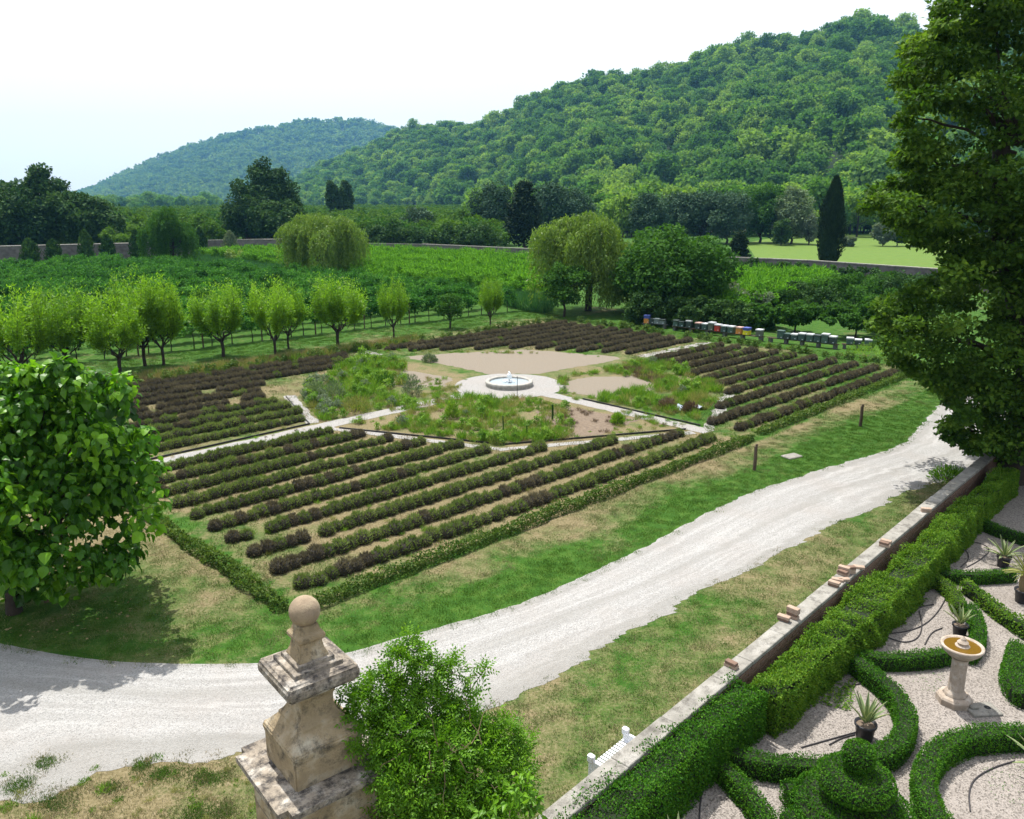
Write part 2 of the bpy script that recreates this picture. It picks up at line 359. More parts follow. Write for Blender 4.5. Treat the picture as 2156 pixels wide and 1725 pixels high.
M['mortar'] = plain('mortar', (.20, .17, .14), .95, .4, 12, .8)
M['fieldstone'] = plain('field_stone', (.17, .15, .155), .92, .5, 1.5, .9, col2=(.085, .075, .08))
M['bath'] = stone_mat('cast_stone', (.36, .30, .245), (.47, .42, .37), (.16, .11, .07), .55, 5)
M['fount'] = stone_mat('fountain_stone', (.33, .32, .29), (.42, .41, .38), (.15, .145, .13), .56, 4)
M['white'] = plain('white_paint', (.74, .76, .80), .45, .12, 10, .1)
M['plastic'] = plain('black_plastic', (.022, .022, .027), .4, .3, 12, .1, .4)
M['hose'] = plain('rubber_hose', (.040, .036, .040), .5, .3, 12, .1, .4)
M['wood'] = plain('weathered_wood', (.12, .085, .06), .9, .5, 9, .7)
M['metal'] = plain('rusty_rail', (.10, .055, .045), .6, .4, 20, .2)
M['zinc'] = plain('zinc_lid', (.50, .52, .54), .45, .25, 9, .1, .5)
M['film'] = plain('mulch_film', (.30, .36, .46), .35, .3, 9, .4, .5)
M['concrete'] = plain('concrete_block', (.10, .105, .10), .9, .4, 10, .5)
def watermat(name, col, rough=.05, sc=9):
    m, nt = newmat(name); t = NT(nt); t.princ(col, rough, t.bump(t.noise(t.pos(), sc, 4), .5, .03), .6); return m
M['water'] = watermat('fountain_water', (.30, .36, .40), .12, 14)
M['amber'] = watermat('amber_water', (.12, .068, .010), .04, 6)
M['foam'] = plain('water_foam', (.85, .88, .9), .4, .05, 20, .4)

# ------------------------------------------------------------------ geometry-node scatter of far or uncountable stuff
def proto(name, me):
    o = bpy.data.objects.new(name, me); return o          # source shape of a scatter, placed only through it
def scatter(name, P, rz, sc, vi, srcs, label, tiltx=None, attrs=None, kind='stuff'):
    me = bpy.data.meshes.new(name); P = np.asarray(P, np.float32); me.vertices.add(len(P)); me.vertices.foreach_set('co', P.ravel())
    rot = np.zeros((len(P), 3), np.float32); rot[:, 2] = rz
    if tiltx is not None: rot[:, 0] = tiltx
    a = me.attributes.new('rot', 'FLOAT_VECTOR', 'POINT'); a.data.foreach_set('vector', rot.ravel())
    a = me.attributes.new('vi', 'INT', 'POINT'); a.data.foreach_set('value', np.asarray(vi, np.int32))
    s3 = np.asarray(sc, np.float32); s3 = np.repeat(s3[:, None], 3, 1) if s3.ndim == 1 else s3
    a = me.attributes.new('sc', 'FLOAT_VECTOR', 'POINT'); a.data.foreach_set('vector', s3.ravel())
    for k, v in (attrs or {}).items():
        a = me.attributes.new(k, 'FLOAT', 'POINT'); a.data.foreach_set('value', np.asarray(v, np.float32))
    o = link(name, me); tag(o, label, kind=kind)
    g = bpy.data.node_groups.new('scatter_' + name, 'GeometryNodeTree')
    g.interface.new_socket('Geometry', in_out='INPUT', socket_type='NodeSocketGeometry'); g.interface.new_socket('Geometry', in_out='OUTPUT', socket_type='NodeSocketGeometry')
    gi, go = g.nodes.new('NodeGroupInput'), g.nodes.new('NodeGroupOutput'); j = g.nodes.new('GeometryNodeJoinGeometry')
    def na(n, ty):
        x = g.nodes.new('GeometryNodeInputNamedAttribute'); x.data_type = ty; x.inputs[0].default_value = n; return x.outputs[0]
    rt, st, vt = na('rot', 'FLOAT_VECTOR'), na('sc', 'FLOAT_VECTOR'), na('vi', 'INT')
    for i, s in enumerate(srcs):
        oi = g.nodes.new('GeometryNodeObjectInfo'); oi.inputs['Object'].default_value = s; oi.inputs['As Instance'].default_value = True
        ip = g.nodes.new('GeometryNodeInstanceOnPoints'); cmp = g.nodes.new('FunctionNodeCompare'); cmp.data_type = 'INT'; cmp.operation = 'EQUAL'
        g.links.new(vt, cmp.inputs[2]); cmp.inputs[3].default_value = i
        g.links.new(gi.outputs[0], ip.inputs['Points']); g.links.new(cmp.outputs[0], ip.inputs['Selection']); g.links.new(oi.outputs['Geometry'], ip.inputs['Instance'])
        g.links.new(rt, ip.inputs['Rotation']); g.links.new(st, ip.inputs['Scale']); g.links.new(ip.outputs[0], j.inputs[0])
    g.links.new(j.outputs[0], go.inputs[0])
    md = o.modifiers.new('scatter', 'NODES'); md.node_group = g
    return o

# ------------------------------------------------------------------ ground
DW_UP = [(-900, 1120), (-300, 1290), (-120, 1330), (0, 1355), (100, 1375), (200, 1390), (330, 1398), (450, 1399), (540, 1397), (640, 1391), (760, 1369), (870, 1335), (1000, 1301), (1100, 1270), (1200, 1228), (1300, 1180), (1400, 1130), (1480, 1085), (1560, 1046), (1650, 1013), (1750, 983), (1850, 955), (1900, 935), (1925, 915), (1945, 890), (1968, 862), (1990, 845), (2060, 820)]
DW_LO = [(2300, 850), (2250, 930), (2156, 955), (2100, 966), (2040, 988), (1990, 1012), (1900, 1042), (1800, 1086), (1700, 1132), (1600, 1186), (1500, 1237), (1400, 1292), (1300, 1350), (1200, 1402), (1110, 1452), (1045, 1482), (950, 1520), (840, 1555), (700, 1580), (530, 1592), (400, 1600), (300, 1606), (220, 1610), (160, 1650), (80, 1665), (0, 1690), (-300, 1720), (-900, 1500)]
dw = np.array([G(*p)[:2] for p in DW_UP + DW_LO])
up_w = np.array([G(*p)[:2] for p in DW_UP]); lo_w = np.array([G(*p)[:2] for p in DW_LO][::-1])
def inpoly(x, y, poly):
    x, y = np.asarray(x, float), np.asarray(y, float); c = np.zeros(x.shape, bool); n = len(poly)
    for i in range(n):
        x1, y1 = poly[i]; x2, y2 = poly[(i + 1) % n]
        if y1 == y2: continue
        m = ((y1 > y) != (y2 > y)) & (x < (x2 - x1) * (y - y1) / (y2 - y1) + x1); c ^= m
    return c
WALL_A, WALL_B = G(1165, 1725, 1.0)[:2], G(2052, 985, 1.0)[:2]
wdir = (WALL_B - WALL_A) / np.linalg.norm(WALL_B - WALL_A); wnor = np.array([wdir[1], -wdir[0]])
WALL_A = WALL_A - wdir * 4; WALL_B = WALL_B + wdir * 6
def wall_side(x, y): return (x - WALL_A[0]) * wnor[0] + (y - WALL_A[1]) * wnor[1]
def below_drive(x, y):
    """the strip between the driveway and the wall, and the yard in front of the pier"""
    i = np.interp(x, lo_w[:, 0], lo_w[:, 1]); return (y < i + .5)
def dryness(x, y):
    u, n = toUN(x, y); d = np.full(np.shape(x), .13)
    d = np.where((n < -15) & (n > -16.8), .72 - (-15 - n) * .22, d)
    d = np.where((n <= -15) & (u > 1), d - .05, d)
    d = np.where(u < -21.8, .62 + .25 * sstep(4, -8, n), d)                       # under the mulberry
    nearline = sstep(6.5, 1.5, y - np.interp(x, up_w[:, 0], up_w[:, 1]))
    d = np.where(u < -21.8, d - .45 * nearline, d)
    d = np.where(below_drive(x, y), .50, d)
    d = np.where((x < -2.5) & (y < 14.5), .74, d)
    d = np.where((n > 15.2) & (u < 30), .55 - .42 * sstep(15, 22, n), d)
    ins = (abs(u) < 21.3) & (abs(n) < 14.9)
    d = np.where(ins & (n < 0) & (u < 0), .80, d); d = np.where(ins & (n >= 0) & (u < 0), .62, d); d = np.where(ins & (u >= 0), .42, d)
    d = np.where(ins & (u < -19.5) & (n < 0), .66, d)
    d = np.where((u > 21.3) & (n < 16), .15, d)
    return np.clip(d + (fnoise(x, y, 3.2) - .5) * .75 + (fnoise(x, y, .9) - .5) * .25, 0, 1)
def axis(a, b, st, far):
    c = list(np.arange(a, b + st / 2, st)); e, q = c[-1], st
    while e < far: q *= 1.35; e += q; c.append(e)
    e, q = c[0], st
    while e > -far: q *= 1.35; e -= q; c.insert(0, e)
    return np.array(c)
gx, gy = axis(-45, 45, .45, 7000), axis(4, 90, .45, 7000)
X, Y = np.meshgrid(gx, gy, indexing='ij'); Z = np.zeros_like(X) + (fnoise(X, Y, 4) - .5) * .0
V = np.stack([X, Y, Z], -1).reshape(-1, 3); nx, ny = len(gx), len(gy)
i, j = np.meshgrid(np.arange(nx - 1), np.arange(ny - 1), indexing='ij')
F = np.stack([i * ny + j, (i + 1) * ny + j, (i + 1) * ny + j + 1, i * ny + j + 1], -1).reshape(-1, 4)
mb = MB(); mb.add(V, F); gr = mb.build('ground', M['ground']); tag(gr, kind='structure')
a = gr.data.attributes.new('dry', 'FLOAT', 'POINT'); a.data.foreach_set('value', dryness(V[:, 0], V[:, 1]).astype(np.float32))

# driveway: a ribbon between its two surveyed edges with ragged borders
def resample(P, k):
    P = np.asarray(P); s = np.r_[0, np.cumsum(np.linalg.norm(np.diff(P, axis=0), axis=1))]; t = np.linspace(0, s[-1], k)
    return np.stack([np.interp(t, s, P[:, c]) for c in range(P.shape[1])], -1)
def smooth(P, it=2):
    P = np.asarray(P, float)
    for _ in range(it):
        Q = [P[0]]
        for a, b in zip(P[:-1], P[1:]): Q += [a * .75 + b * .25, a * .25 + b * .75]
        P = np.array(Q + [P[-1]])
    return P
K = 420; A_, B_ = resample(smooth(up_w), K), resample(smooth(lo_w), K)
tt = np.linspace(0, 1, 25); ja = (fnoise(A_[:, 0], A_[:, 1], .5) - .5) * .34 + RNG.normal(0, .03, K); jb = (fnoise(B_[:, 0], B_[:, 1], .8) - .5) * .9 + RNG.normal(0, .05, K)
dv = (B_ - A_) / np.linalg.norm(B_ - A_, axis=1)[:, None]; A_ = A_ + dv * ja[:, None]; B_ = B_ + dv * jb[:, None]
V = (A_[:, None] * (1 - tt)[None, :, None] + B_[:, None] * tt[None, :, None]); V = np.concatenate([V, np.full(V.shape[:2] + (1,), .004)], -1)
i, j = np.meshgrid(np.arange(K - 1), np.arange(24), indexing='ij')
F = np.stack([i * 25 + j, i * 25 + j + 1, (i + 1) * 25 + j + 1, (i + 1) * 25 + j], -1).reshape(-1, 4)
mb = MB(); mb.add(V.reshape(-1, 3), F); dr = mb.build('driveway', M['gravel']); tag(dr, kind='structure')
tr = np.tile(np.maximum.reduce([np.exp(-((tt - .06) / .06) ** 2) * .8, np.exp(-((tt - .95) / .10) ** 2) * 1.0, np.exp(-((tt - .52) / .07) ** 2) * .65]), (K, 1)).ravel()
ln_ = np.repeat(np.r_[0, np.cumsum(np.linalg.norm(np.diff((A_ + B_) / 2, axis=0), axis=1))], 25)
a = dr.data.attributes.new('along', 'FLOAT', 'POINT'); a.data.foreach_set('value', ln_.astype(np.float32))
a = dr.data.attributes.new('across', 'FLOAT', 'POINT'); a.data.foreach_set('value', np.tile(tt, K).astype(np.float32))
a = dr.data.attributes.new('track', 'FLOAT', 'POINT'); a.data.foreach_set('value', tr.astype(np.float32))
gravel_poly = np.concatenate([A_, B_[::-1]])

# parterre gravel on the garden side of the wall
pp = [WALL_A + wnor * .15, WALL_B + wnor * .15, WALL_B + wnor * 40, WALL_A + wnor * 40 - wdir * 10]
ngon_sheet('parterre_gravel', pp, .006, M['parterre'], step=4)

# ------------------------------------------------------------------ flower garden: paths and beds
def strip(a, b, w1, w2): return [UN(a[0], a[1])[:2], UN(b[0], b[1])[:2]]
def upath(name, pts, w, z, mat='path', jag=.09):
    P = np.array([UN(*p)[:2] for p in pts]); T = np.gradient(P, axis=0); T /= np.linalg.norm(T, axis=1)[:, None]; Q = np.stack([-T[:, 1], T[:, 0]], 1) * w / 2
    return ngon_sheet(name, np.concatenate([P + Q, (P - Q)[::-1]]), z, M[mat], jag=jag, step=.25)
upath('path', [(-20.9, -.35), (-16, -.25), (-12, -.1), (-6, -.05), (-2.0, 0)], .95, .008)
upath('path', [(-.05, -12.9), (0, -8), (0, -2.0)], .85, .009)
upath('path', [(12.2, .1), (16, .1), (20.3, .1)], .7, .007, jag=.3)
upath('path', [(0, 12.6), (0, 14.6)], .9, .007, jag=.2)
OCT = [(-12.0, .3), (-8.2, -8.1), (0, -12.2), (7.4, -9.2), (11.5, -.6), (8.6, 7.6), (.4, 11.8), (-9.9, 6.6)]
upath('path', [(-11.9, -.7), (-10.3, -4.3), (-8.5, -8.4), (-4.4, -10.6), (-.6, -12.5)], .42, .011)
upath('path', [(-10.1, 6.3), (-12.0, .6)], .55, .012, jag=.15)
upath('path', [(.4, -12.6), (7.0, -9.6)], .50, .010, jag=.2)
c = UN(0, 0); ngon_sheet('path', [(c[0] + 3.05 * math.cos(a), c[1] + 3.05 * math.sin(a)) for a in np.linspace(0, 2 * PI, 40)[:-1]], .013, M['path'], jag=.15, step=.25)
ngon_sheet('soil_bed', [UN(*p) for p in [(1.3, 3.0), (3.4, 1.0), (10.6, .5), (11.0, 1.6), (8.6, 7.2), (4.2, 9.6), (.9, 11.0)]], .005, M['soil'], jag=.25)
ngon_sheet('soil_bed', [UN(*p) for p in [(-1.0, 3.6), (-1.6, 7.0), (-3.2, 7.6), (-5.6, 5.6), (-4.2, 3.4), (-2.8, 2.3)]], .005, M['soil'], jag=.3)
ngon_sheet('soil_bed', [UN(*p) for p in [(1.2, -2.4), (2.4, -1.5), (5.0, -1.6), (6.8, -3.2), (6.2, -5.6), (4.0, -6.4), (1.3, -5.3)]], .005, M['soil'], jag=.3)
ngon_sheet('tilled_bed', [UN(*p) for p in [(-1.2, -4.6), (-.7, -9.5), (-3.8, -9.9), (-5.1, -8.9), (-3.0, -4.9)]], .005, M['tilled'], jag=.2)
def edging(pts, label):
    mb = MB()
    for a, b in zip(pts[:-1], pts[1:]):
        A, B = UN(*a), UN(*b); d = B - A; L = np.linalg.norm(d); box(mb, (A + B) / 2 + np.array([0, 0, .035]), (L, .03, .09), math.atan2(d[1], d[0]))
    o = mb.build('edging_strip', M['plastic']); tag(o, label, 'edging', 'dark edging strips in the flower garden')
edging([(-11.6, -1.0), (-8.0, -8.0), (-.5, -12.0)], 'dark edging strip along the front side of the weedy octagonal bed')
edging([(-20.6, .25), (-12.2, .55)], 'dark edging strip between the left lavender block and the white gravel path')
edging([(.5, -12.1), (.5, -5)], 'dark edging strip along the white path below the plastic mulch sheets')
edging([(-12.2, .6), (-10.3, 6.2)], 'pale-sided edging strip beside the grey herb border left of the octagon')

# ------------------------------------------------------------------ hills
def hill(name, ridge, dist_r, dist_b, th, exp=1.25, nz=.10, ns=160, mat='ground', nt_=60, x_step=14, back=1.5):
    """a terrain whose skyline follows the surveyed ridge: ridge (x, y) pairs, distances by x"""
    xs = np.arange(ridge[0][0], ridge[-1][0] + 1, x_step); ry = np.interp(xs, [p[0] for p in ridge], [p[1] for p in ridge])
    Dr, Db = np.interp(xs, *zip(*dist_r)), np.interp(xs, *zip(*dist_b)); P = []
    tl = np.linspace(0, 1, nt_); tb = np.linspace(1.05, back, 14)
    for x, y, dr_, db in zip(xs, ry, Dr, Db):
        top = GY(x, y, dr_); zr = max(top[2] - th, 1); dx = (x - 1078) / FOC
        for t in np.r_[tl, tb]:
            D = db + (dr_ - db) * t; zt = zr * (t ** exp) if t <= 1 else zr * (1 - 1.1 * (t - 1)); wx = top[0] / dr_ * D
            bump = zr * nz * (fnoise(wx, D, ns) - .5) * 2 * min(1, t * 3) * (1 - sstep(.85, 1.0, t) * .85)
            P.append((wx, D, zt + bump - .5 * (t < .01)))
    n = nt_ + 14; V = np.array(P); i, j = np.meshgrid(np.arange(len(xs) - 1), np.arange(n - 1), indexing='ij')
    F = np.stack([i * n + j, (i + 1) * n + j, (i + 1) * n + j + 1, i * n + j + 1], -1).reshape(-1, 4)
    mb = MB(); mb.add(V, F, smooth=True); o = mb.build(name, M[mat]); tag(o, kind='structure'); return V.reshape(len(xs), n, 3)
def hill_mat():
    m, nt = newmat('forest_floor'); t = NT(nt); p = t.pos()
    t.princ(t.ramp(t.noise(p, .05, 5, .7), [(.3, (.006, .014, .005)), (.7, (.018, .032, .010))]), .95, None, .1); return m
M['forest_floor'] = hill_mat()
RIDGE = [(560, 412), (625, 385), (640, 372), (700, 343), (760, 318), (830, 283), (870, 270), (940, 264), (1010, 270), (1060, 253), (1100, 228), (1160, 197), (1230, 177), (1270, 168), (1330, 174), (1400, 150), (1480, 128), (1560, 104), (1650, 86), (1740, 66), (1800, 48), (1850, 44), (1900, 58), (1960, 66), (2100, 60), (2400, 50)]
H1 = hill('hillside', RIDGE, [(560, 1500), (830, 1300), (1060, 1050), (1270, 950), (1600, 850), (1850, 800), (2400, 800)], [(560, 1000), (830, 800), (1060, 560), (1270, 430), (1850, 330), (2400, 330)], 9, 1.1, .09, 130, 'forest_floor')
FAR = [(120, 416), (170, 410), (200, 398), (260, 368), (330, 338), (400, 312), (460, 292), (530, 277), (590, 264), (660, 255), (720, 252), (790, 259), (830, 272), (900, 300), (1000, 340), (1100, 370)]
H2 = hill('far_hill', FAR, [(120, 3000), (1100, 3000)], [(120, 2300), (500, 1900), (1100, 1900)], 12, 1.15, .10, 500, 'forest_floor', 50, 12)

# tree shapes for hills, plantations and vineyards
def crown_mesh(name, mat, seed, R_=(4, 4, 4.5), zc=6.0, ncl=26, nl=38, L=.9, W=.7, cr=(.28, .42), trunk=True, shape='round', cleaf=True):
    rng = np.random.default_rng(seed); mb = MB(); d = rdir(ncl, .25, rng); rr = (.45 + .5 * rng.random(ncl) ** .5)[:, None]
    C = d * rr * np.array(R_)
    if shape == 'cone': C[:, :2] *= (1 - .75 * (C[:, 2:] / R_[2] + 1) / 2)
    if shape == 'umbrella': C[:, 2] = np.abs(C[:, 2]) * .55
    C[:, 2] += zc; rad = rng.uniform(*cr, ncl) * min(R_[0], R_[2])
    clump_leaves(mb, C, rad, nl, L, W, rng, 0, .8)
    if trunk:
        tube(mb, [(0, 0, -.3), (.1, 0, zc * .5), (0, .1, zc + R_[2] * .3)], [.04 * zc, .03 * zc, .05], 5, 1)
        for k in range(0, ncl, 4): branch(mb, (0, 0, zc * .45), C[k], .02 * zc, .03, rng, .05, 3, 3, 1)
    return mb.mesh(name, [M[mat], M['bark_dark']])
hill_src = [crown_mesh('hillside_tree', 'hill', 100 + k, *a, L=1.0, W=.8) for k, a in enumerate([((4.4, 4.4, 4.2), 6, 24, 36), ((5, 4.5, 5), 7, 30, 34), ((3.5, 3.6, 5), 7, 22, 34), ((5.2, 5, 3.6), 6, 26, 36), ((3.2, 3.0, 4), 5.5, 18, 36)])]
hill_objs = [proto('hillside_tree_shape', m) for m in hill_src]
def surf_points(H, dens_area, rng, jitter=True, tmax=60):
    """random points over the terrain grid, spaced by cell area"""
    nx_, nt_ = H.shape[:2]; nt_ = min(nt_, tmax + 6); A = H[:-1, :nt_ - 1]; B = H[1:, :nt_ - 1]; C = H[:-1, 1:nt_]; D = H[1:, 1:nt_]
    area = np.linalg.norm(np.cross((B - A), (C - A)), axis=-1); cnt = rng.poisson(area / dens_area)
    out = []
    for a, b, c, d, k in zip(A.reshape(-1, 3), B.reshape(-1, 3), C.reshape(-1, 3), D.reshape(-1, 3), cnt.ravel()):
        if k: s, t = rng.random((2, k, 1)); out.append((a * (1 - s) + b * s) * (1 - t) + (c * (1 - s) + d * s) * t)
    return np.concatenate(out)
rg = np.random.default_rng(5)
P1 = surf_points(H1, 76, rg); px = 1078 + P1[:, 0] / P1[:, 1] * 1645
P1 = P1[(px > 560) & (px < 2230)]
dist = np.linalg.norm(P1, axis=1); order = np.argsort(dist / (1 + .35 * rg.random(len(dist)))); P1 = P1[order]
sc1 = np.clip(rg.normal(1.12, .38, len(P1)), .5, 2.2) * (1 + .12 * (fnoise(P1[:, 0], P1[:, 1], 60) - .5) * 4); vi1 = rg.integers(0, 5, len(P1)); rz1 = rg.random(len(P1)) * 6.28
rows = [('low on the wooded hillside just above the valley floor', 0), ('part way up the wooded hillside among many others', 1)]
for k in range(290):
    o = link('hillside_tree', hill_src[vi1[k]], None, P1[k] + [0, 0, -.6], rz1[k], sc1[k])
    xq = 1078 + P1[k][0] / P1[k][1] * 1645; zq = P1[k][2]; lm_ = next(t for a, t in [(800, 'above the twin poplars'), (1000, 'left of the pointed spruce'), (1150, 'above the pointed spruce'), (1340, 'above the tall weeping willow'), (1440, 'above the left of the hazel bush'), (1540, 'above the squat dark conifer'), (1640, 'left of the silver poplar'), (1720, 'above the silver poplar'), (1800, 'behind the cypress top'), (1880, 'just right of the cypress'), (1960, 'beside the linden crown'), (4000, 'seen through the linden')] if xq < a)
    lab = ['domed', 'broad', 'tall', 'flat-topped', 'narrow'][vi1[k]] + (' big' if sc1[k] > 1.12 else ' small') + ' hill tree ' + ('at the hill foot ' if zq < 10 else 'low on the slope ' if zq < 22 else 'part way up the slope ') + lm_
    tag(o, lab, 'tree', lab.replace('hill tree', 'hill trees'))
k = 290
scatter('forest', P1[k:] + [0, 0, -.6], rz1[k:], sc1[k:], vi1[k:], hill_objs, 'dense green woodland covering the hillside')
far_src = [proto("far_tree_shape", crown_mesh('far_tree', 'far', 200 + k, (5.5, 5.5, 5), 6, 12, 14, L=2.4, W=2.2, trunk=False)) for k in range(4)]
P2 = surf_points(H2, 420, rg, tmax=50); px = 1078 + P2[:, 0] / P2[:, 1] * 1645; P2 = P2[(px > 100) & (px < 900)]
sp = GY(170, 420, 2000); n_ = len(P2)
scatter('far_forest', P2 + [0, 0, -1], rg.random(n_) * 6.28, rg.uniform(1.3, 2.7, n_), rg.integers(0, 4, n_), far_src, 'hazy woodland covering the far round hill')

# ------------------------------------------------------------------ air
def haze():
    mb = MB(); box(mb, (0, 1600, 205), (6400, 5200, 412)); o = mb.build('haze', [])
    m, nt = newmat('haze_air'); v = nt.nodes.new('ShaderNodeVolumePrincipled'); v.inputs['Color'].default_value = (.22, .58, 1.0, 1)
    v.inputs['Density'].default_value = HAZE; v.inputs['Anisotropy'].default_value = .25
    ou = nt.nodes.new('ShaderNodeOutputMaterial'); nt.links.new(v.outputs[0], ou.inputs['Volume']); o.data.materials.append(m)
    tag(o, 'thin bluish summer haze over the valley', kind='stuff')
HAZE = .0001
haze()

# ------------------------------------------------------------------ boundary walls of the vineyard
def stone_wall(name, pts, h, label, proud=True):
    root = empty(name, (*pts[0][:2], 0), label, 'wall'); P = [np.array(p[:2]) - np.array(pts[0][:2]) for p in pts]
    mb = MB(); cp = MB(); st = MB()
    for a, b in zip(P[:-1], P[1:]):
        d = b - a; L = np.linalg.norm(d); rz = math.atan2(d[1], d[0]); c = (a + b) / 2; nn = np.array([d[1], -d[0]]) / L
        box(mb, (*c, h / 2), (L, .5, h), rz); box(cp, (*c, h + .07), (L + .04, .66, .14), rz, jit=.02)
        for _ in range(int(L * h * .8)):
            t = RNG.random(); z = RNG.uniform(.2, h - .2); q = a + d * t + nn * .25; q2 = q
            box(st, (*q2, z), (RNG.uniform(.4, .9), .08, RNG.uniform(.2, .35)), rz, 0, RNG.random(), .03)
    mb.build('wall_face', M['fieldstone'], root); cp.build('coping', M['cement'], root)
    tag(st.build('stone', M['fieldstone'], root), kind='stuff')
def wp(x, Y): return (x - 1078) / 1640 * Y, Y, 0
WL = [wp(-500, 106), wp(-200, 119), wp(0, 127), wp(315, 138), wp(430, 147), wp(583, 152), wp(700, 155)]
WR = [wp(702, 155), wp(900, 150), wp(1130, 134), wp(1400, 120), wp(1590, 112), wp(1672, 108.7), wp(1953, 94), wp(2350, 78)]
stone_wall('boundary_wall', WL, 2.95, 'long grey stone boundary wall behind the left vineyard')
stone_wall('boundary_wall', WR, 2.2, 'dark stone boundary wall in front of the mown green field')
ngon_sheet('field', [G(1570, 512), G(1640, 498), G(1780, 494), (150, 235, 0), (190, 130, 0), wp(2350, 79), wp(1953, 95.5), wp(1672, 110), wp(1590, 113.5)], .02, M['ground'], step=10)
fm, fnt = newmat('mown_field'); t = NT(fnt); p = t.pos(); wv = t.n('ShaderNodeTexWave'); wv.inputs['Scale'].default_value = .035; wv.bands_direction = 'Y'; wv.inputs['Distortion'].default_value = 2.5; t.l(p, wv.inputs[0])
t.princ(t.mix(t.math('MULTIPLY', wv.outputs['Fac'], .6), t.ramp(t.noise(p, .8, 5, .7), [(.3, (.060, .115, .018)), (.7, (.12, .17, .035))]), (.085, .15, .028)), .95, None, .1)
bpy.data.objects['field'].data.materials[0] = fm
ngon_sheet('lane', [G(1480, 488), G(1560, 483), G(1600, 482), G(1640, 484), G(1700, 489), G(1700, 493), G(1640, 490), G(1600, 488), G(1560, 488), G(1480, 492)], .05, M['path'], step=8)

# ------------------------------------------------------------------ trees
def atY(x, base, Y): p = GY(x, base, Y); return (p[0], p[1], 0)
def hY(top, Y): return float(GY(1078, top, Y)[2])
def tree_root(kind, loc, label, cat='tree', group=None, rotz=0, scale=1.0): return empty(kind, loc, label, cat, group, rotz, scale)
def broadleaf(kind, loc, H, Rr, label, mat='bush', ncl=60, nl=70, L=.35, W=.28, trunk_h=.3, seed=1, shape=None, rz=None, bark='bark_dark', group=None, squash=1.0, cr=(.22, .34)):
    rng = np.random.default_rng(seed); root = tree_root(kind, loc, label, group=group)
    zc = H * (trunk_h + (1 - trunk_h) / 2); Rz = H * (1 - trunk_h) / 2; d = rdir(ncl, .1, rng); rr = (.35 + .62 * rng.random(ncl) ** .6)[:, None]
    C = d * rr * np.array([Rr, Rr, Rz])
    if shape == 'poplar': C[:, :2] *= (1.05 - .55 * ((C[:, 2:] / Rz + 1) / 2) ** 2)
    if shape == 'cone': C[:, :2] *= (1.15 - 1.0 * ((C[:, 2:] / Rz + 1) / 2))
    if shape == 'dome': C[:, 2] = np.where(C[:, 2] < 0, C[:, 2] * .9, C[:, 2])
    C[:, 2] += zc; rad = rng.uniform(*cr, ncl) * min(Rr, Rz) * 1.0
    mb = MB(); clump_leaves(mb, C, rad, nl, L, W, rng, 0, .8); mb.build('crown', M[mat], root)
    tb = MB(); r0 = max(.07, H * .022)
    tube(tb, [(0, 0, -.2), (.02 * H, 0, H * trunk_h * .6), (0, .02 * H, H * trunk_h), (.01 * H, 0, zc)], [r0 * 1.2, r0, r0 * .85, r0 * .5], 8)
    for k in range(min(12, ncl)): branch(tb, (0, 0, H * trunk_h * rng.uniform(.8, 1.3)), C[k], r0 * .5, r0 * .12, rng, .1, 5, 5)
    tb.build('trunk', M[bark], root); return root
def osier_mesh(seed, H=4.6, Rr=1.45, nsh=280, nlf=52):
    """a pollard willow: short trunk, forks, a fan of upright leafy shoots"""
    rng = np.random.default_rng(seed); tb = MB(); lf = MB(); th = .19 * H
    tube(tb, [(0, 0, -.1), (.03, .01, th * .5), (0, 0, th)], [.09, .07, .08], 8)
    ends = []
    for k in range(7):
        a = k * 2 * PI / 7 + rng.normal(0, .25); e = np.array([math.cos(a), math.sin(a), 0]) * Rr * rng.uniform(.3, .62) + [0, 0, H * rng.uniform(.36, .5)]
        ends.append(branch(tb, (0, 0, th * .95), e, .045, .02, rng, .1, 6, 6)[-1]); ends.append(ends[-1] * .8)
    ends.append(np.array([0, 0, H * .42])); Ps, Ts, Rn = [], [], []
    for s in range(nsh):
        o = ends[rng.integers(len(ends))] * rng.uniform(.75, 1.08); a = math.atan2(o[1], o[0]) + rng.normal(0, .8); out_ = rng.uniform(.05, .6) * Rr
        top = np.array([o[0] + math.cos(a) * out_ * .75, o[1] + math.sin(a) * out_ * .75, 0]); rr = np.linalg.norm(top[:2])
        if rr > Rr: top[:2] *= Rr / rr
        top[2] = H * (1.0 - .22 * (min(rr, Rr) / Rr) ** 2) * (rng.uniform(.62, 1.0) + .10 * math.sin(a * 3 + seed * 2))
        if rng.random() < .3: top[2] = H * rng.uniform(.42, .7)
        t = np.linspace(0, 1, nlf)[:, None]; P = o + (top - o) * t; P[:, :2] += (o[:2] * .25) * np.sin(t * PI)
        if s < 60: tube(tb, P[::9], np.linspace(.014, .004, len(P[::9])), 3)
        P = P + rng.normal(0, .075, P.shape); sel = t[:, 0] > .12; Ps.append(P[sel]); dd = norm((top - o)[None])
        Ts.append(norm(dd * .7 + rng.normal(size=(sel.sum(), 3)) * .55)); Rn.append(np.full(sel.sum(), rng.random()))
    P, T, Rn = np.concatenate(Ps), np.concatenate(Ts), np.concatenate(Rn); n = len(P)
    leaves(lf, P, rdir(n, .8, rng), T, rng.uniform(.11, .19, n), .046, 0, np.clip(.5 * Rn + .5 * rng.random(n), 0, 1))
    return lf.mesh('crown', M['osier']), tb.mesh('trunk', M['bark_dark'])
osiers = [osier_mesh(s) for s in (1, 2, 3)]
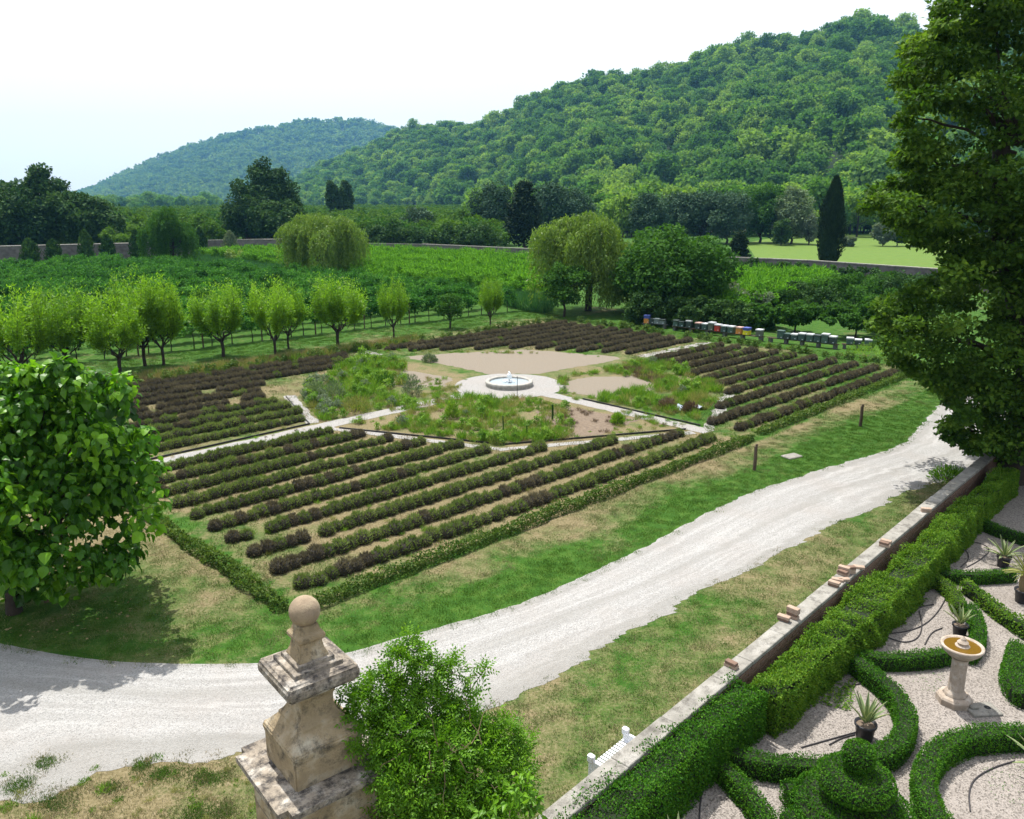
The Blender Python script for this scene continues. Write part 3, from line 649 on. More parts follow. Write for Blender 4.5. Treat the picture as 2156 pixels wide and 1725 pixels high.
OS = [(48, 806, 603, 1.15, 'yellow-green vase-shaped willow at the left frame edge, trunk forking low'),
      (142, 792, 598, 1.1, 'yellow-green vase-shaped willow second from the left in the row'),
      (255, 790, 600, 1.15, 'willow with a thick dark forked trunk nearest the mulberry crown top'),
      (306, 771, 568, 1.0, 'taller willow close behind its neighbour, trunk on the bright grass'),
      (345, 770, 585, .9, 'willow crown merging with the taller one on its left'),
      (470, 752, 585, 1.15, 'broad pollard willow standing alone on a straight trunk, gap on either side'),
      (580, 748, 585, 1.0, 'slim pollard willow with high forks beside a thinner twin'),
      (608, 735, 592, .85, 'thinner twin willow directly behind the slim one'),
      (712, 730, 572, 1.2, 'wide dark-based willow with a leaning second stem'),
      (829, 713, 584, .85, 'small upright willow above the corner of the left lavender rows'),
      (1032, 689, 582, .85, 'narrow willow at the far right end of the row')]
for k, (x, y, top, wf, lab) in enumerate(OS):
    H = HT(y, top); r = empty('pollard_willow', G(x, y), lab, 'tree', 'pollard willows in a row beside the vineyard', k * 1.3, (H / 4.6 * wf * 1.08, H / 4.6 * wf * 1.08, H / 4.6)); c_, t_ = osiers[k % 3]
    link('crown', c_, r); link('trunk', t_, r)
def weeping(kind, loc, H, Rr, label, mat='willow', seed=1, nst=900, nl=50, trunk_h=.35, L=.34):
    rng = np.random.default_rng(seed); root = tree_root(kind, loc, label); lf = MB(); tb = MB()
    lob = [np.array([math.cos(a) * Rr * q, math.sin(a) * Rr * q, H * z]) for a, q, z in zip(rng.random(11) * 6.28, rng.uniform(.25, .78, 11), rng.uniform(.50, .82, 11))] + [np.array([0, 0, H * .83])]
    for c in lob: branch(tb, (0, 0, H * trunk_h * .7), c, H * .02, H * .006, rng, .1, 6, 6)
    tube(tb, [(0, 0, -.2), (.1, 0, H * trunk_h * .6), (0, 0, H * .6)], [H * .035, H * .028, H * .015], 8)
    Ps, Ts, Rn = [], [], []
    for s in range(nst):
        c = lob[rng.integers(len(lob))]; d = rdir(1, .6, rng)[0]; st = c + d * np.array([1, 1, .62]) * Rr * .31 * rng.uniform(.6, 1.1)
        out_ = norm(np.array([[st[0], st[1], 0]]))[0]; drop = rng.uniform(.14, .46) * H
        if rng.random() < .55: drop = min(st[2] * .92, drop * 1.8)
        t = np.linspace(0, 1, nl)[:, None]; P = st + out_ * Rr * .10 * np.sin(t * PI * .55) - np.array([0, 0, 1.0]) * drop * t ** 1.25 + np.array([0, 0, .05 * H]) * np.sin(t * PI * .4)
        P = P[P[:, 2] > .15] + 0; k = len(P)
        if k < 4: continue
        P = P + rng.normal(0, .11, P.shape); Ps.append(P); Ts.append(norm(np.tile([0, 0, -1.0], (k, 1)) + rng.normal(size=(k, 3)) * .45 + out_ * .15)); Rn.append(np.full(k, rng.random()))
    P, T, Rn = np.concatenate(Ps), np.concatenate(Ts), np.concatenate(Rn); n = len(P)
    leaves(lf, P, rdir(n, .3, rng), T, rng.uniform(.6, 1.3, n) * L, .10 * L / .34, 0, np.clip(.55 * Rn + .45 * rng.random(n), 0, 1))
    lf.build('crown', M[mat], root); tb.build('trunk', M['bark_dark'], root); return root
weeping('weeping_willow', G(680, 592), HT(592, 437), 5.3, 'large yellowish weeping willow between the two vineyards', seed=4)
weeping('weeping_willow', G(1238, 655), HT(655, 427), 4.9, 'tall pale weeping willow beside the big dark hazel bush', seed=5, nst=1000)
weeping('weeping_willow', atY(358, 500, 122), hY(420, 122), 3.9, 'darker weeping willow in front of the grey boundary wall', 'bush', seed=6, nst=700)

broadleaf('hazel_bush', G(1420, 668), HT(668, 480), 5.0, 'huge rounded dark green hazel bush behind the beehives', 'bush', 120, 150, .30, .24, .02, 21, 'dome', cr=(.25, .36))
broadleaf('small_tree', G(1187, 668), HT(668, 557), 2.2, 'small dark round tree in front of the tall weeping willow', 'bush', 50, 90, .22, .17, .25, 22)
broadleaf('small_tree', G(947, 692), HT(692, 618), 1.05, 'small dark green round tree between two pollard willows', 'bush', 30, 70, .16, .12, .28, 23)
rng0 = np.random.default_rng(3)
# cypress
def spindle(kind, loc, H, Rr, label, mat, seed, nl=5200, L=.32, W=.16, cat='tree', pt=.35, group=None):
    rng = np.random.default_rng(seed); root = tree_root(kind, loc, label, cat, group); n = nl; z = rng.random(n) ** .9
    prof = Rr * np.interp(z, [0, .08, .3, .6, .85, 1], [.35, .72, 1, .86, .5, .05]); a = rng.random(n) * 6.283
    wob = 1 + .16 * np.sin(a * 3 + z * 9) + .12 * np.sin(a * 5 - z * 17); r = prof * wob * rng.uniform(.72, 1.08, n)
    P = np.stack([np.cos(a) * r, np.sin(a) * r, z * H * .97 + .15], 1); dout = np.stack([np.cos(a), np.sin(a), np.full(n, .2)], 1)
    mb = MB(); leaves(mb, P, norm(dout + rng.normal(size=(n, 3)) * .3), norm(dout * .35 + [0, 0, 1.0] + rng.normal(size=(n, 3)) * .25), rng.uniform(.7, 1.3, n) * L, W)
    zz = np.linspace(.02, .93, 8); lathe(mb, [(max(.01, .62 * Rr * np.interp(q, [0, .08, .3, .6, .85, 1], [.35, .72, 1, .86, .5, .05])), q * H) for q in zz], 9, rnd=.2)
    mb.build('crown', M[mat], root); tb = MB(); tube(tb, [(0, 0, -.1), (0, 0, H * .3)], [.06 * Rr + .05, .04 * Rr + .03], 6); tb.build('trunk', M['bark_dark'], root); return root
spindle('cypress_tree', G(1743, 566), HT(566, 372), 1.75, 'tall dark cypress standing against the mown green field', 'cyp', 31, 9000, .5, .2)
broadleaf('dark_conifer', G(1553, 566), HT(566, 484), 2.0, 'squat dark conifer by the wall at the left end of the field', 'cyp', 40, 90, .4, .25, .04, 32, 'cone')
for k, (x, y, top, r_) in enumerate([(58, 545, 506, 1.3), (108, 545, 508, 1.1), (178, 541, 488, 1.1), (223, 537, 498, 1.1), (286, 540, 486, 1.1), (421, 532, 482, 1.15), (483, 528, 490, 1.3)]):
    Yw = float(np.interp(x, [0, 315, 430, 583], [127, 138, 147, 152])) - 3; spindle('columnar_shrub', atY(x, 500, Yw), hY(top, Yw), r_, ['ragged dark columnar shrub at the left end of the grey boundary wall', 'bushy columnar shrub second from the left against the grey wall', 'tall narrow columnar shrub taller than the wall, third from the left', 'round-topped dark columnar shrub fourth from the left against the wall', 'slim columnar shrub on a bare stem left of the dark weeping willow', 'dark columnar shrub right of the dark weeping willow', 'pale thin columnar shrub right end of the grey wall'][k], 'olive' if k == 6 else 'dark', 40 + k, 1100, .42, .28, 'shrub', group='columnar shrubs along the grey wall')
TR = [  # kind, x, Y, top row, radius, shape, material, label
 ('dark_tree', 20, 150, 388, 6.5, None, 'dark', 'broad dark tree cut by the left frame edge behind the grey wall'),
 ('dark_tree', -40, 145, 380, 7, None, 'dark', 'dark tree at the very edge of the frame behind the wall'),
 ('dark_tree', 95, 152, 350, 4.8, None, 'dark', 'tall dark tree with an airy top rising above the left treeline'),
 ('dark_tree', 62, 148, 402, 5.5, None, 'dark', 'lower dark tree filling in under the tall airy one'),
 ('dark_tree', 150, 150, 404, 5.2, None, 'dark', 'dark rounded tree right of the tall airy one'),
 ('dark_tree', 200, 150, 420, 4.6, None, 'dark', 'low dark tree ending the left group above the wall'),
 ('poplar_tree', 562, 178, 338, 4.9, 'poplar', 'dark', 'tallest dark poplar in the middle distance, pointed top'),
 ('poplar_tree', 602, 180, 352, 4.0, 'poplar', 'dark', 'dark poplar joined to the right side of the tallest one'),
 ('dark_tree', 520, 172, 384, 4.6, None, 'dark', 'rounded dark tree at the left foot of the tall poplars'),
 ('dark_tree', 585, 168, 425, 6.0, None, 'dark', 'wide dark tree below the tall poplars'),
 ('poplar_tree', 704, 260, 378, 2.5, 'poplar', 'dark', 'left of two slim dark poplars standing like twins'),
 ('poplar_tree', 733, 262, 373, 2.5, 'poplar', 'dark', 'right of two slim dark poplars standing like twins'),
 ('pine_tree', 1040, 190, 386, 5, None, 'pine', 'blue-green pine left of the dark pointed spruce'),
 ('spruce_tree', 1103, 165, 384, 4.8, 'cone', 'cyp', 'dark pointed spruce with drooping skirts behind the far vineyard'),
 ('pine_tree', 1165, 195, 388, 6, None, 'pine', 'blue-green pine right of the dark pointed spruce'),
 ('pine_tree', 1205, 200, 400, 5, None, 'pine', 'pine half hidden by the tall weeping willow'),
 ('pine_tree', 880, 185, 438, 3.6, None, 'pine', 'small blue-grey pine standing among the orchard edge trees'),
 ('pine_tree', 1365, 190, 410, 4.2, None, 'pine', 'upright blue-green pine just right of the weeping willow top'),
 ('pine_tree', 1420, 200, 412, 5, None, 'pine', 'pine second in the blue-green row behind the hazel bush'),
 ('pine_tree', 1476, 200, 405, 5, None, 'pine', 'pine third in the blue-green row behind the hazel bush'),
 ('pine_tree', 1530, 195, 402, 5, None, 'pine', 'pine above the squat dark conifer'),
 ('poplar_tree', 1600, 200, 388, 6, None, 'bush', 'tall mid green tree left of the pale silver poplar'),
 ('white_poplar', 1666, 195, 396, 4.6, 'poplar', 'silver', 'pale silver-green poplar at the far edge of the field'),
 ('small_tree', 1703, 190, 448, 2.4, 'cone', 'olive', 'small grey-green tree between the silver poplar and the cypress'),
 ('small_tree', 1645, 188, 462, 2.2, None, 'dark', 'small dark tree at the foot of the silver poplar'),
 ('small_tree', 1860, 185, 466, 2.2, None, 'olive', 'leftmost small round tree on the far field edge'),
 ('small_tree', 1890, 185, 462, 2.0, None, 'bush', 'second small round tree on the far field edge'),
 ('small_tree', 1920, 183, 458, 2.6, None, 'dark', 'dark small tree on the far field edge'),
 ('small_tree', 1948, 185, 468, 1.6, None, 'bush', 'small cone tree at the right end of the far field edge'),
 ('small_tree', 1790, 183, 500, 1.6, None, 'olive', 'low round bush at the foot of the cypress'),
 ('shrub_tree', 1022, 150, 474, 2.6, None, 'dark', 'dark shrub tree by the far corner of the bright vineyard'),
]
for k, (kd, x, Yd, top, r_, shp, mt, lab) in enumerate(TR):
    H = hY(top, Yd); broadleaf(kd, atY(x, 500, Yd), H, r_, lab, mt, 90 if shp == 'poplar' else max(26, int(r_ * 14)), 130, .42 + r_ * .025, .30 + r_ * .02, .12, 60 + k, shp, cr=(.22, .36))
# orchard beyond the walls: countable front trees, the rest one mass
orch = [crown_mesh('orchard_tree', m_, 300 + k, (2.6, 2.6, 2.3), 3.3, 20, 60, L=.42, W=.32) for k, m_ in enumerate(['orchard', 'orchard', 'bush', 'orchard'])]
orch_o = [proto('orchard_tree_shape', m_) for m_ in orch]
Pn = []
for Yd in np.arange(134, 600, 6.0):
    for xx in np.arange(-200, 60, 5.0): Pn.append((xx + rg.normal(0, .9) + (Yd % 12) * .2, Yd + rg.normal(0, .9), 0))
Pn = np.array(Pn); pxx = 1078 + Pn[:, 0] / Pn[:, 1] * 1645
wallY = np.interp(Pn[:, 0], [q[0] for q in WL + WR], [q[1] for q in WL + WR])
Pn = Pn[~((Pn[:, 1] < 200) & ((pxx < 235) | ((pxx > 490) & (pxx < 645)))) & (pxx > 130) & (pxx < 1010 + (Pn[:, 1] < 230) * 60) & (Pn[:, 1] > wallY + 5)]
sc = rg.uniform(.8, 1.25, len(Pn)) * (1.05 + .25 * (fnoise(Pn[:, 0], Pn[:, 1], 30) - .5)); rz = rg.random(len(Pn)) * 6.28; vi = rg.integers(0, 4, len(Pn)); od = np.argsort(Pn[:, 1])
for q in od[:130]:
    xq = 1078 + Pn[q][0] / Pn[q][1] * 1645
    o = link('orchard_tree', orch[vi[q]], None, Pn[q], rz[q], sc[q])
    lm_ = next(t for a, t in [(300, 'just right of the left dark trees'), (345, 'left of the dark weeping willow'), (410, 'directly behind the dark weeping willow'), (455, 'right of the dark weeping willow'), (500, 'at the left foot of the tall poplars'), (660, 'at the right foot of the tall poplars'), (700, 'left of the twin poplars'), (750, 'below the twin poplars'), (820, 'right of the twin poplars'), (900, 'near the small blue-grey pine'), (3000, 'left of the pointed spruce')] if xq < a)
    lab = ('larger' if sc[q] > 1.02 else 'smaller') + (' front-rank' if Pn[q][1] < 160 else ' back-rank') + ' bushy green tree behind the wall, ' + lm_
    tag(o, lab, 'tree', lab.split(' tree')[0] + ' trees ' + lm_)
scatter('orchard', Pn[od[110:]], rz[od[110:]], sc[od[110:]], vi[od[110:]], orch_o, 'flat bright green plantation beyond the walls')
# dark hedge-like trees in front of the orchard, right part, plus valley floor trees at the hill foot
for k in range(13):
    x = 790 + k * 21 + RNG.uniform(-5, 5); o = link('hedge_tree', crown_mesh('hedge_tree', 'dark', 400 + k, (2.3, 2.3, 2.6), 2.8, 16, 60, L=.45, W=.34), None, atY(x, 500, float(np.interp(x, [790, 900, 1130], [155, 152, 138])) + 1.5), 0, RNG.uniform(.8, 1.15))
    tag(o, 'dark hedge tree in the line behind the bright vineyard' , 'tree', 'dark hedge trees behind the bright vineyard')
Pf = []
for _ in range(420):
    x = rg.uniform(1000, 2200); Yd = rg.uniform(225, 345) if x > 1300 else rg.uniform(260, 420); q = atY(x, 500, Yd); Pf.append(q)
Pf = np.array(Pf); scatter('valley_wood', Pf, rg.random(len(Pf)) * 6.28, rg.uniform(.8, 1.35, len(Pf)), rg.integers(0, 5, len(Pf)), hill_objs, 'belt of mixed trees on the valley floor below the hill')
Pf = np.array([atY(rg.uniform(120, 470), 500, rg.uniform(700, 1500)) for _ in range(260)])
scatter('far_treeline', Pf, rg.random(len(Pf)) * 6.28, rg.uniform(.7, 1.5, len(Pf)), rg.integers(0, 5, len(Pf)), hill_objs, 'bluish line of distant trees in front of the far hill')

# ------------------------------------------------------------------ vineyards
def vine_shape(seed, mat, n=640, Rx=.85, Rz=.42, zc=1.5, L=.13):
    rng = np.random.default_rng(seed); mb = MB(); C = rng.uniform(-1, 1, (9, 3)) * np.array([Rx, Rx * .42, Rz * 1.1]) + [0, 0, zc]
    clump_leaves(mb, C, rng.uniform(.26, .42, 9), n // 9, L * 1.25, L, rng, 0, .8, .9, droop=.5)
    nn = 12; P = rng.uniform(-1, 1, (nn, 3)) * np.array([Rx, .5, .1]) + [0, 0, zc + .45]
    leaves(mb, P, rdir(nn, .5, rng), norm(rng.normal(size=(nn, 3)) * .5 + [0, 0, 1]), .45, .09); return mb.mesh('canopy', M[mat])
vs1 = [vine_shape(500 + k, 'vine') for k in range(4)]; vs2 = [vine_shape(520 + k, 'vine2') for k in range(3)]
vo1, vo2 = [proto('vine_canopy', m_) for m_ in vs1], [proto('vine_canopy', m_) for m_ in vs2]
VF0, VF1 = G(-60, 789)[:2], G(1110, 651)[:2]; vd = (VF1 - VF0) / np.linalg.norm(VF1 - VF0); vn = np.array([-vd[1], vd[0]])
V1P = [G(-300, 800)[:2], VF0, VF1] + [G(x, y, 1.9)[:2] for x, y in [(1110, 628), (1060, 612), (940, 597), (740, 573), (560, 562), (410, 550), (300, 541), (160, 545), (0, 549), (-300, 556)]]
def vine_field(poly, spx, spy, rng, o0=VF0):
    out_ = []
    for r in np.arange(-60, 160, spy):
        for c_ in np.arange(-160, 160, spx): out_.append(o0 + vd * (c_ + rng.normal(0, .22)) + vn * (r + rng.normal(0, .2)))
    out_ = np.array(out_); return out_[inpoly(out_[:, 0], out_[:, 1], np.array(poly))]
PV = vine_field(V1P, 1.2, 3.0, rg); front = (PV - VF0) @ vn
PVm = PV[front > 1.2]; n_ = len(PVm)
scatter('vineyard', np.c_[PVm, np.zeros(n_)], math.atan2(vd[1], vd[0]) + rg.normal(0, .2, n_), rg.uniform(.75, 1.22, n_), rg.integers(0, 4, n_), vo1, 'dark green vineyard canopy left of the willows')
# the first line of vines with their stems and posts, one by one
L_ = np.linalg.norm(VF1 - VF0); nv = int(L_ / 1.45)
tmb = MB(); tube(tmb, [(0, 0, -.1), (.05, .03, .5), (-.03, 0, 1.0), (.02, 0, 1.4)], [.045, .035, .03, .03], 5); vine_trunk = tmb.mesh('trunk', M['bark_dark'])
for k in range(nv):
    p_ = VF0 + vd * (k * 1.45 + RNG.normal(0, .1)) + vn * RNG.normal(0, .06); xq = 1078 + p_[0] / p_[1] * 1700
    wh = 'beside the leftmost willows' if xq < 400 else ('behind the middle willows' if xq < 760 else 'near the narrow willow at the far end')
    r = empty('grapevine', (*p_, 0), 'grapevine in the front line, ' + wh, 'grapevine', 'front-line grapevines ' + wh, math.atan2(vd[1], vd[0]) + RNG.normal(0, .2), float(RNG.uniform(.85, 1.15)))
    link('canopy', vs1[k % 4], r); link('trunk', vine_trunk, r)
pm = MB(); box(pm, (0, 0, .95), (.08, .08, 1.9), jit=.008); pmesh = pm.mesh('vineyard_post', M['wood'])
for k in range(0, nv, 3):
    p_ = VF0 + vd * (k * 1.45 + .7) - vn * .25; o = link('vineyard_post', pmesh, None, (*p_, 0), RNG.random())
    tag(o, 'thin dark wooden post at the front edge of the left vineyard', 'post', 'posts at the front edge of the vineyard')
V2P = [G(x, y, 1.9)[:2] for x, y in [(758, 520), (900, 524), (1010, 530), (1135, 536), (1180, 605), (1000, 589), (860, 578), (750, 566), (470, 532), (410, 527), (600, 519)]]
PV2 = vine_field(V2P, 1.4, 2.1, rg); n_ = len(PV2)
scatter('far_vineyard', np.c_[PV2, np.zeros(n_)], math.atan2(vd[1], vd[0]) + rg.normal(0, .2, n_), rg.uniform(.9, 1.25, n_), rg.integers(0, 3, n_), vo2, 'bright green vineyard block between the willows')
V3P = [G(x, y, 2.0)[:2] for x, y in [(1530, 566), (1620, 570), (1760, 572), (1700, 600), (1640, 620), (1530, 640), (1500, 620)]]
PV3 = vine_field(V3P, 1.1, 1.7, rg); n_ = len(PV3)
scatter('right_vineyard', np.c_[PV3, np.zeros(n_)], rg.random(n_) * 6.28, rg.uniform(1.0, 1.35, n_), rg.integers(0, 3, n_), vo2, 'bright green vines right of the hazel bush')
# tall reeds and grass between the vineyards and on the right
def reed_shape(seed, mat, n=110, R_=.6, h=1.2, w_=.05, lean=.35):
    rng = np.random.default_rng(seed); mb = MB(); P = np.c_[rng.uniform(-R_, R_, (n, 2)), np.zeros(n)]; T = norm(np.c_[rng.normal(0, lean, (n, 2)), np.ones(n)])
    leaves(mb, P, norm(np.c_[rng.normal(size=(n, 2)), np.zeros(n) + .1]), T, h * rng.uniform(.5, 1.1, n), w_, bend=.15); return mb.mesh('clump', M[mat])
ro = [proto('reed_clump', reed_shape(540 + k, 'reed', 120, .7, 1.25, .07)) for k in range(3)]
def fill(poly, dens, rng):
    poly = np.array([q[:2] for q in poly]); lo, hi = poly.min(0), poly.max(0); n = int(dens * np.prod(hi - lo)); P = rng.uniform(lo, hi, (n, 2)); return P[inpoly(P[:, 0], P[:, 1], poly)]
PR = fill([G(x, y, 1.0) for x, y in [(750, 572), (860, 584), (1000, 596), (1150, 610), (1150, 640), (1060, 622), (940, 605), (740, 582), (560, 570), (400, 556), (390, 538), (580, 545)]], 2.4, rg)
n_ = len(PR); scatter('reeds', np.c_[PR, np.zeros(n_)], rg.random(n_) * 6.28, rg.uniform(.8, 1.3, n_), rg.integers(0, 3, n_), ro, 'strip of tall blue-green grass between the vineyards')
for x, y, top, r_, mt, lab in [(1690, 660, 600, 4.0, 'dark', 'dense dark thicket below the boundary wall at centre right'), (1775, 650, 580, 4.5, 'bush', 'tall feathery green thicket in front of the boundary wall'), (1840, 640, 575, 4.5, 'bush', 'feathery green thicket right of its twin under the field'), (1915, 645, 572, 5.5, 'dark', 'green thicket partly hidden by the big linden crown'), (1520, 665, 598, 2.6, 'olive', 'silvery olive-like shrub above the beehives'), (1570, 668, 604, 2.2, 'olive', 'smaller silvery shrub beside the olive-like one'), (500, 560, 525, 1.8, 'willow', 'yellowish shrub in front of the wall left of the big willow'), (545, 556, 528, 1.6, 'willow', 'low yellowish shrub nearest the big willow')]:
    broadleaf('thicket' if r_ > 3 else 'shrub', G(x, y), HT(y, top), r_, lab, mt, int(16 * r_), 90, .26, .16, .02, int(x))
for k, (x, y, top, r_, lab) in enumerate([(1375, 682, 610, 2.6, 'dark bushy shrub behind the first hives, under the hazel'), (1465, 690, 628, 2.5, 'dark bushy shrub behind the middle hives'), (1530, 695, 632, 2.4, 'dark bushy shrub right of the hazel bush'), (1590, 690, 640, 2.3, 'leafy shrub arching over the open grass'), (1672, 702, 634, 2.0, 'small fig tree standing on the open grass'), (1800, 712, 640, 2.9, 'spreading fig tree with several leaning stems'), (1868, 700, 622, 2.4, 'fig tree tucked behind the linden branches')]):
    broadleaf('fig_tree' if k > 3 else 'shrub', G(x, y), HT(y, top), r_, lab, 'bush' if k > 2 else 'dark', int(24 * r_), 95, .24, .19, .3 if k > 3 else .02, 700 + k)

# ------------------------------------------------------------------ lavender
def lav_mesh(seed, green=True, n=420):
    rng = np.random.default_rng(seed); mb = MB(); d = rdir(n, .55, rng); d[:, 2] = np.abs(d[:, 2]); r = .84 + .2 * rng.random(n)
    lump = 1 + .10 * np.sin(d[:, 0] * 5 + seed) * np.cos(d[:, 1] * 6)
    P = d * (r * lump)[:, None] * np.array([.27, .27, .31]) + [0, 0, .04]
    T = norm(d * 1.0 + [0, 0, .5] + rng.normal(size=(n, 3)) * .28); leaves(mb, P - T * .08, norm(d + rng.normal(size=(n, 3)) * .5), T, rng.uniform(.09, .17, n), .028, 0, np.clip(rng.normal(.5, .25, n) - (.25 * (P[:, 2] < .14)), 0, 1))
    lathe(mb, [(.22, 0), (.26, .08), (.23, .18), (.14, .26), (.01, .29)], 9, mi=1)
    return mb.mesh('lavender_bush', [M['lav_g' if green else 'lav_p'], M['lav_core']])
LG = [lav_mesh(k, True) for k in range(4)]; LP = [lav_mesh(10 + k, False) for k in range(4)]; LAV = LG + LP
lavo = [proto('lavender_shape', m_) for m_ in LAV]
rl = np.random.default_rng(77); bushes = []
def lav_row(n, u0, u1, pbrown, block, k, gaps=()):
    u = u0
    while u < u1:
        if not any(a < u < b for a, b in gaps):
            pb = pbrown(u, n); br = rl.random() < pb; s_ = rl.uniform(.82, 1.12)
            bushes.append((UN(u, n + rl.normal(0, .035)), 4 * br + rl.integers(4), rl.random() * 6.28, s_ * 1.03, block, k, min(4, int(5 * (u - u0) / (u1 - u0)))))
        u += rl.uniform(.34, .45)
SPN = 1.37
fr_end = [-.9, -1.2, -4.3, -7.2, -9.0, -9.5, -10.1, -11.0, -11.6, -12.2]
for k in range(10): lav_row(-13.7 + SPN * k, -20.7, fr_end[k], lambda u, n: .6 if (u < -18.5 and n < -8) else .03 + .22 * (fnoise(u, n, 2.0) > .58), 'front', k, [(-19.6, -19.3), (-18.9, -18.7)] if k == 2 else ([(-19.9, -19.6)] if k == 3 else ()))
lf_end = [-12.2, -11.6, -11.2, -11.4, -11.3, -10.8, -9.9, -4.6, -2.6, -1.6]
for k in range(10): lav_row(1.35 + SPN * k, -20.3, lf_end[k], lambda u, n: .06 + .85 * sstep(4.5, 8.5, n + (-.35 * (u + 12))), 'left', k, [(-18.6, -17.9), (-13.2, -12.5)] if k in (4, 6) else ([(-16.6, -16.1)] if k in (5, 7, 8) else ()))
fs = [12.4, 11.6, 10.6, 9.9, 9.4, 8.2, 6.2, 4.3, 2.6, 1.5]
for k in range(10): lav_row(1.35 + SPN * k, fs[k], 19.6, lambda u, n: .97, 'far', k)
rs = [1.2, 1.2, 4.0, 7.0, 8.3, 9.0, 9.8, 10.5, 11.2, 12.0]
for k in range(10): lav_row(-13.7 + SPN * k, rs[k], 19.6, lambda u, n: .9, 'right', k)
bushes.sort(key=lambda b: np.hypot(b[0][0], b[0][1]))
ORD = ['first', 'second', 'third', 'fourth', 'fifth', 'sixth', 'seventh', 'eighth', 'ninth', 'tenth']
ALG = ['at the left end of', 'left of centre in', 'half way along', 'right of centre in', 'at the right end of']
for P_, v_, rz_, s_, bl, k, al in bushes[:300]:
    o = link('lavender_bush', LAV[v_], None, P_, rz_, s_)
    col = 'faded brown' if v_ >= 4 else 'grey-green'
    if bl == 'front': lab = f'{col} lavender bush {ALG[al]} the {ORD[k]} row from the front hedge'; gp = f'lavender {ALG[al]} row {k + 1} behind the front hedge'
    elif bl == 'left': lab = f'{col} lavender bush {ALG[al]} the {ORD[k]} row beyond the white path'; gp = f'lavender {ALG[al]} row {k + 1} beyond the white path'
    else: lab = f'{col} lavender bush at the near end of the right block, {ORD[k]} row'; gp = f'lavender row {k + 1} of the right block'
    tag(o, lab, 'lavender', gp + (', brown' if v_ >= 4 else ', green'))
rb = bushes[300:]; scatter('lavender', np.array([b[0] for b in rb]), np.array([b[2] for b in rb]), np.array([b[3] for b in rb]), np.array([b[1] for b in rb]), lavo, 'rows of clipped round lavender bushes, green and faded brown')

# ------------------------------------------------------------------ hedges
def hedge(name, pts, wd, h, label, mat='hedge', dens=420, L=.07, W=.055, rough=.05, cat='hedge', gap=0.0, seed=None, close=False, core=.8):
    rng = np.random.default_rng(seed or int(abs(pts[0][0] * 100)) + 3); Pw = resample(smooth(np.array([p[:2] for p in pts]), 2), max(3, int(sum(np.linalg.norm(np.diff(np.array([p[:2] for p in pts]), axis=0), axis=1)) / .22)))
    T = np.gradient(Pw, axis=0); T /= np.linalg.norm(T, axis=1)[:, None]; Q = np.stack([-T[:, 1], T[:, 0]], 1); o3 = np.array([*Pw[0], 0])
    root = empty(name, o3, label, cat); wdv = np.full(len(Pw), wd) if np.isscalar(wd) else np.interp(np.linspace(0, 1, len(Pw)), np.linspace(0, 1, len(wd)), wd)
    nz = (fnoise(Pw[:, 0], Pw[:, 1], .8) - .5); cw = wdv * core / 2 * (1 + nz * rough * 4); ch = h * (.93 if core > .7 else .5) * (1 + nz * rough * 3)
    sec = [(-1, 0), (-1.0, .8), (-.8, .97), (.8, .97), (1.0, .8), (1, 0)]
    V = np.stack([np.concatenate([Pw + Q * (a * cw)[:, None], (ch * b)[:, None]], 1) for a, b in sec], 1) - o3; n = len(Pw); m = len(sec)
    i, j = np.meshgrid(np.arange(n - 1), np.arange(m - 1), indexing='ij'); F = np.stack([i * m + j, i * m + j + 1, (i + 1) * m + j + 1, (i + 1) * m + j], -1).reshape(-1, 4)
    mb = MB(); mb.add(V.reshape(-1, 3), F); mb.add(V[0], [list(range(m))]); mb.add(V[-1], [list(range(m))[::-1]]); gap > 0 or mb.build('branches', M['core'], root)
    Ln = np.linalg.norm(np.diff(Pw, axis=0), axis=1).sum(); per = 2 * h + wdv.mean(); N_ = int(Ln * per * dens); t = rng.random(N_) * (n - 1); ii = t.astype(int); f = (t - ii)[:, None]
    p = Pw[ii] * (1 - f) + Pw[np.minimum(ii + 1, n - 1)] * f; q = Q[ii]; ww = wdv[ii] / 2; s = rng.random(N_) * per
    side = np.where(s < h, -1, np.where(s > h + wdv.mean(), 1, 0)); lat = np.where(side == 0, rng.uniform(-1, 1, N_), side); z = np.where(side == 0, h, rng.random(N_) * h)
    lump = 1 + (fnoise(p[:, 0] + lat * .4, p[:, 1] + z, .45) - .5) * rough * 9; r_ = lump * rng.uniform(.86, 1.06, N_)
    rnd_ = np.minimum(1, 1 - .25 * np.maximum(0, (z / h - .6)) * np.abs(lat))
    P3 = np.concatenate([p + q * (lat * ww * r_ * rnd_)[:, None], (z * np.where(side == 0, r_, 1))[:, None]], 1) - o3
    nd = np.concatenate([q * np.where(side == 0, lat * .3, side)[:, None], np.where(side == 0, 1.0, .25)[:, None]], 1)
    if gap > 0: keep = fnoise(p[:, 0], p[:, 1], .55) > gap; P3, nd = P3[keep], nd[keep]
    ends = rng.random((int(2 * wdv.mean() * h * dens), 2))
    Pe = [];
    for idx, sg in ((0, -1), (-1, 1)):
        k_ = len(ends) // 2; e = ends[:k_] if idx == 0 else ends[k_:]; Pe.append((np.concatenate([Pw[idx] + Q[idx] * ((e[:, :1] - .5) * wdv[idx]) + T[idx] * sg * .05, e[:, 1:] * h], 1) - o3, np.tile([*(T[idx] * sg), .2], (len(e), 1))))
    P3 = np.concatenate([P3] + [a for a, _ in Pe]); nd = np.concatenate([nd] + [b for _, b in Pe]); nn = len(P3)
    lb = MB(); leaves(lb, P3, norm(nd + rng.normal(size=(nn, 3)) * .5), norm(nd * .8 + rng.normal(size=(nn, 3)) * .7), rng.uniform(.7, 1.3, nn) * L, W); lb.build('leaves', M[mat], root); return root
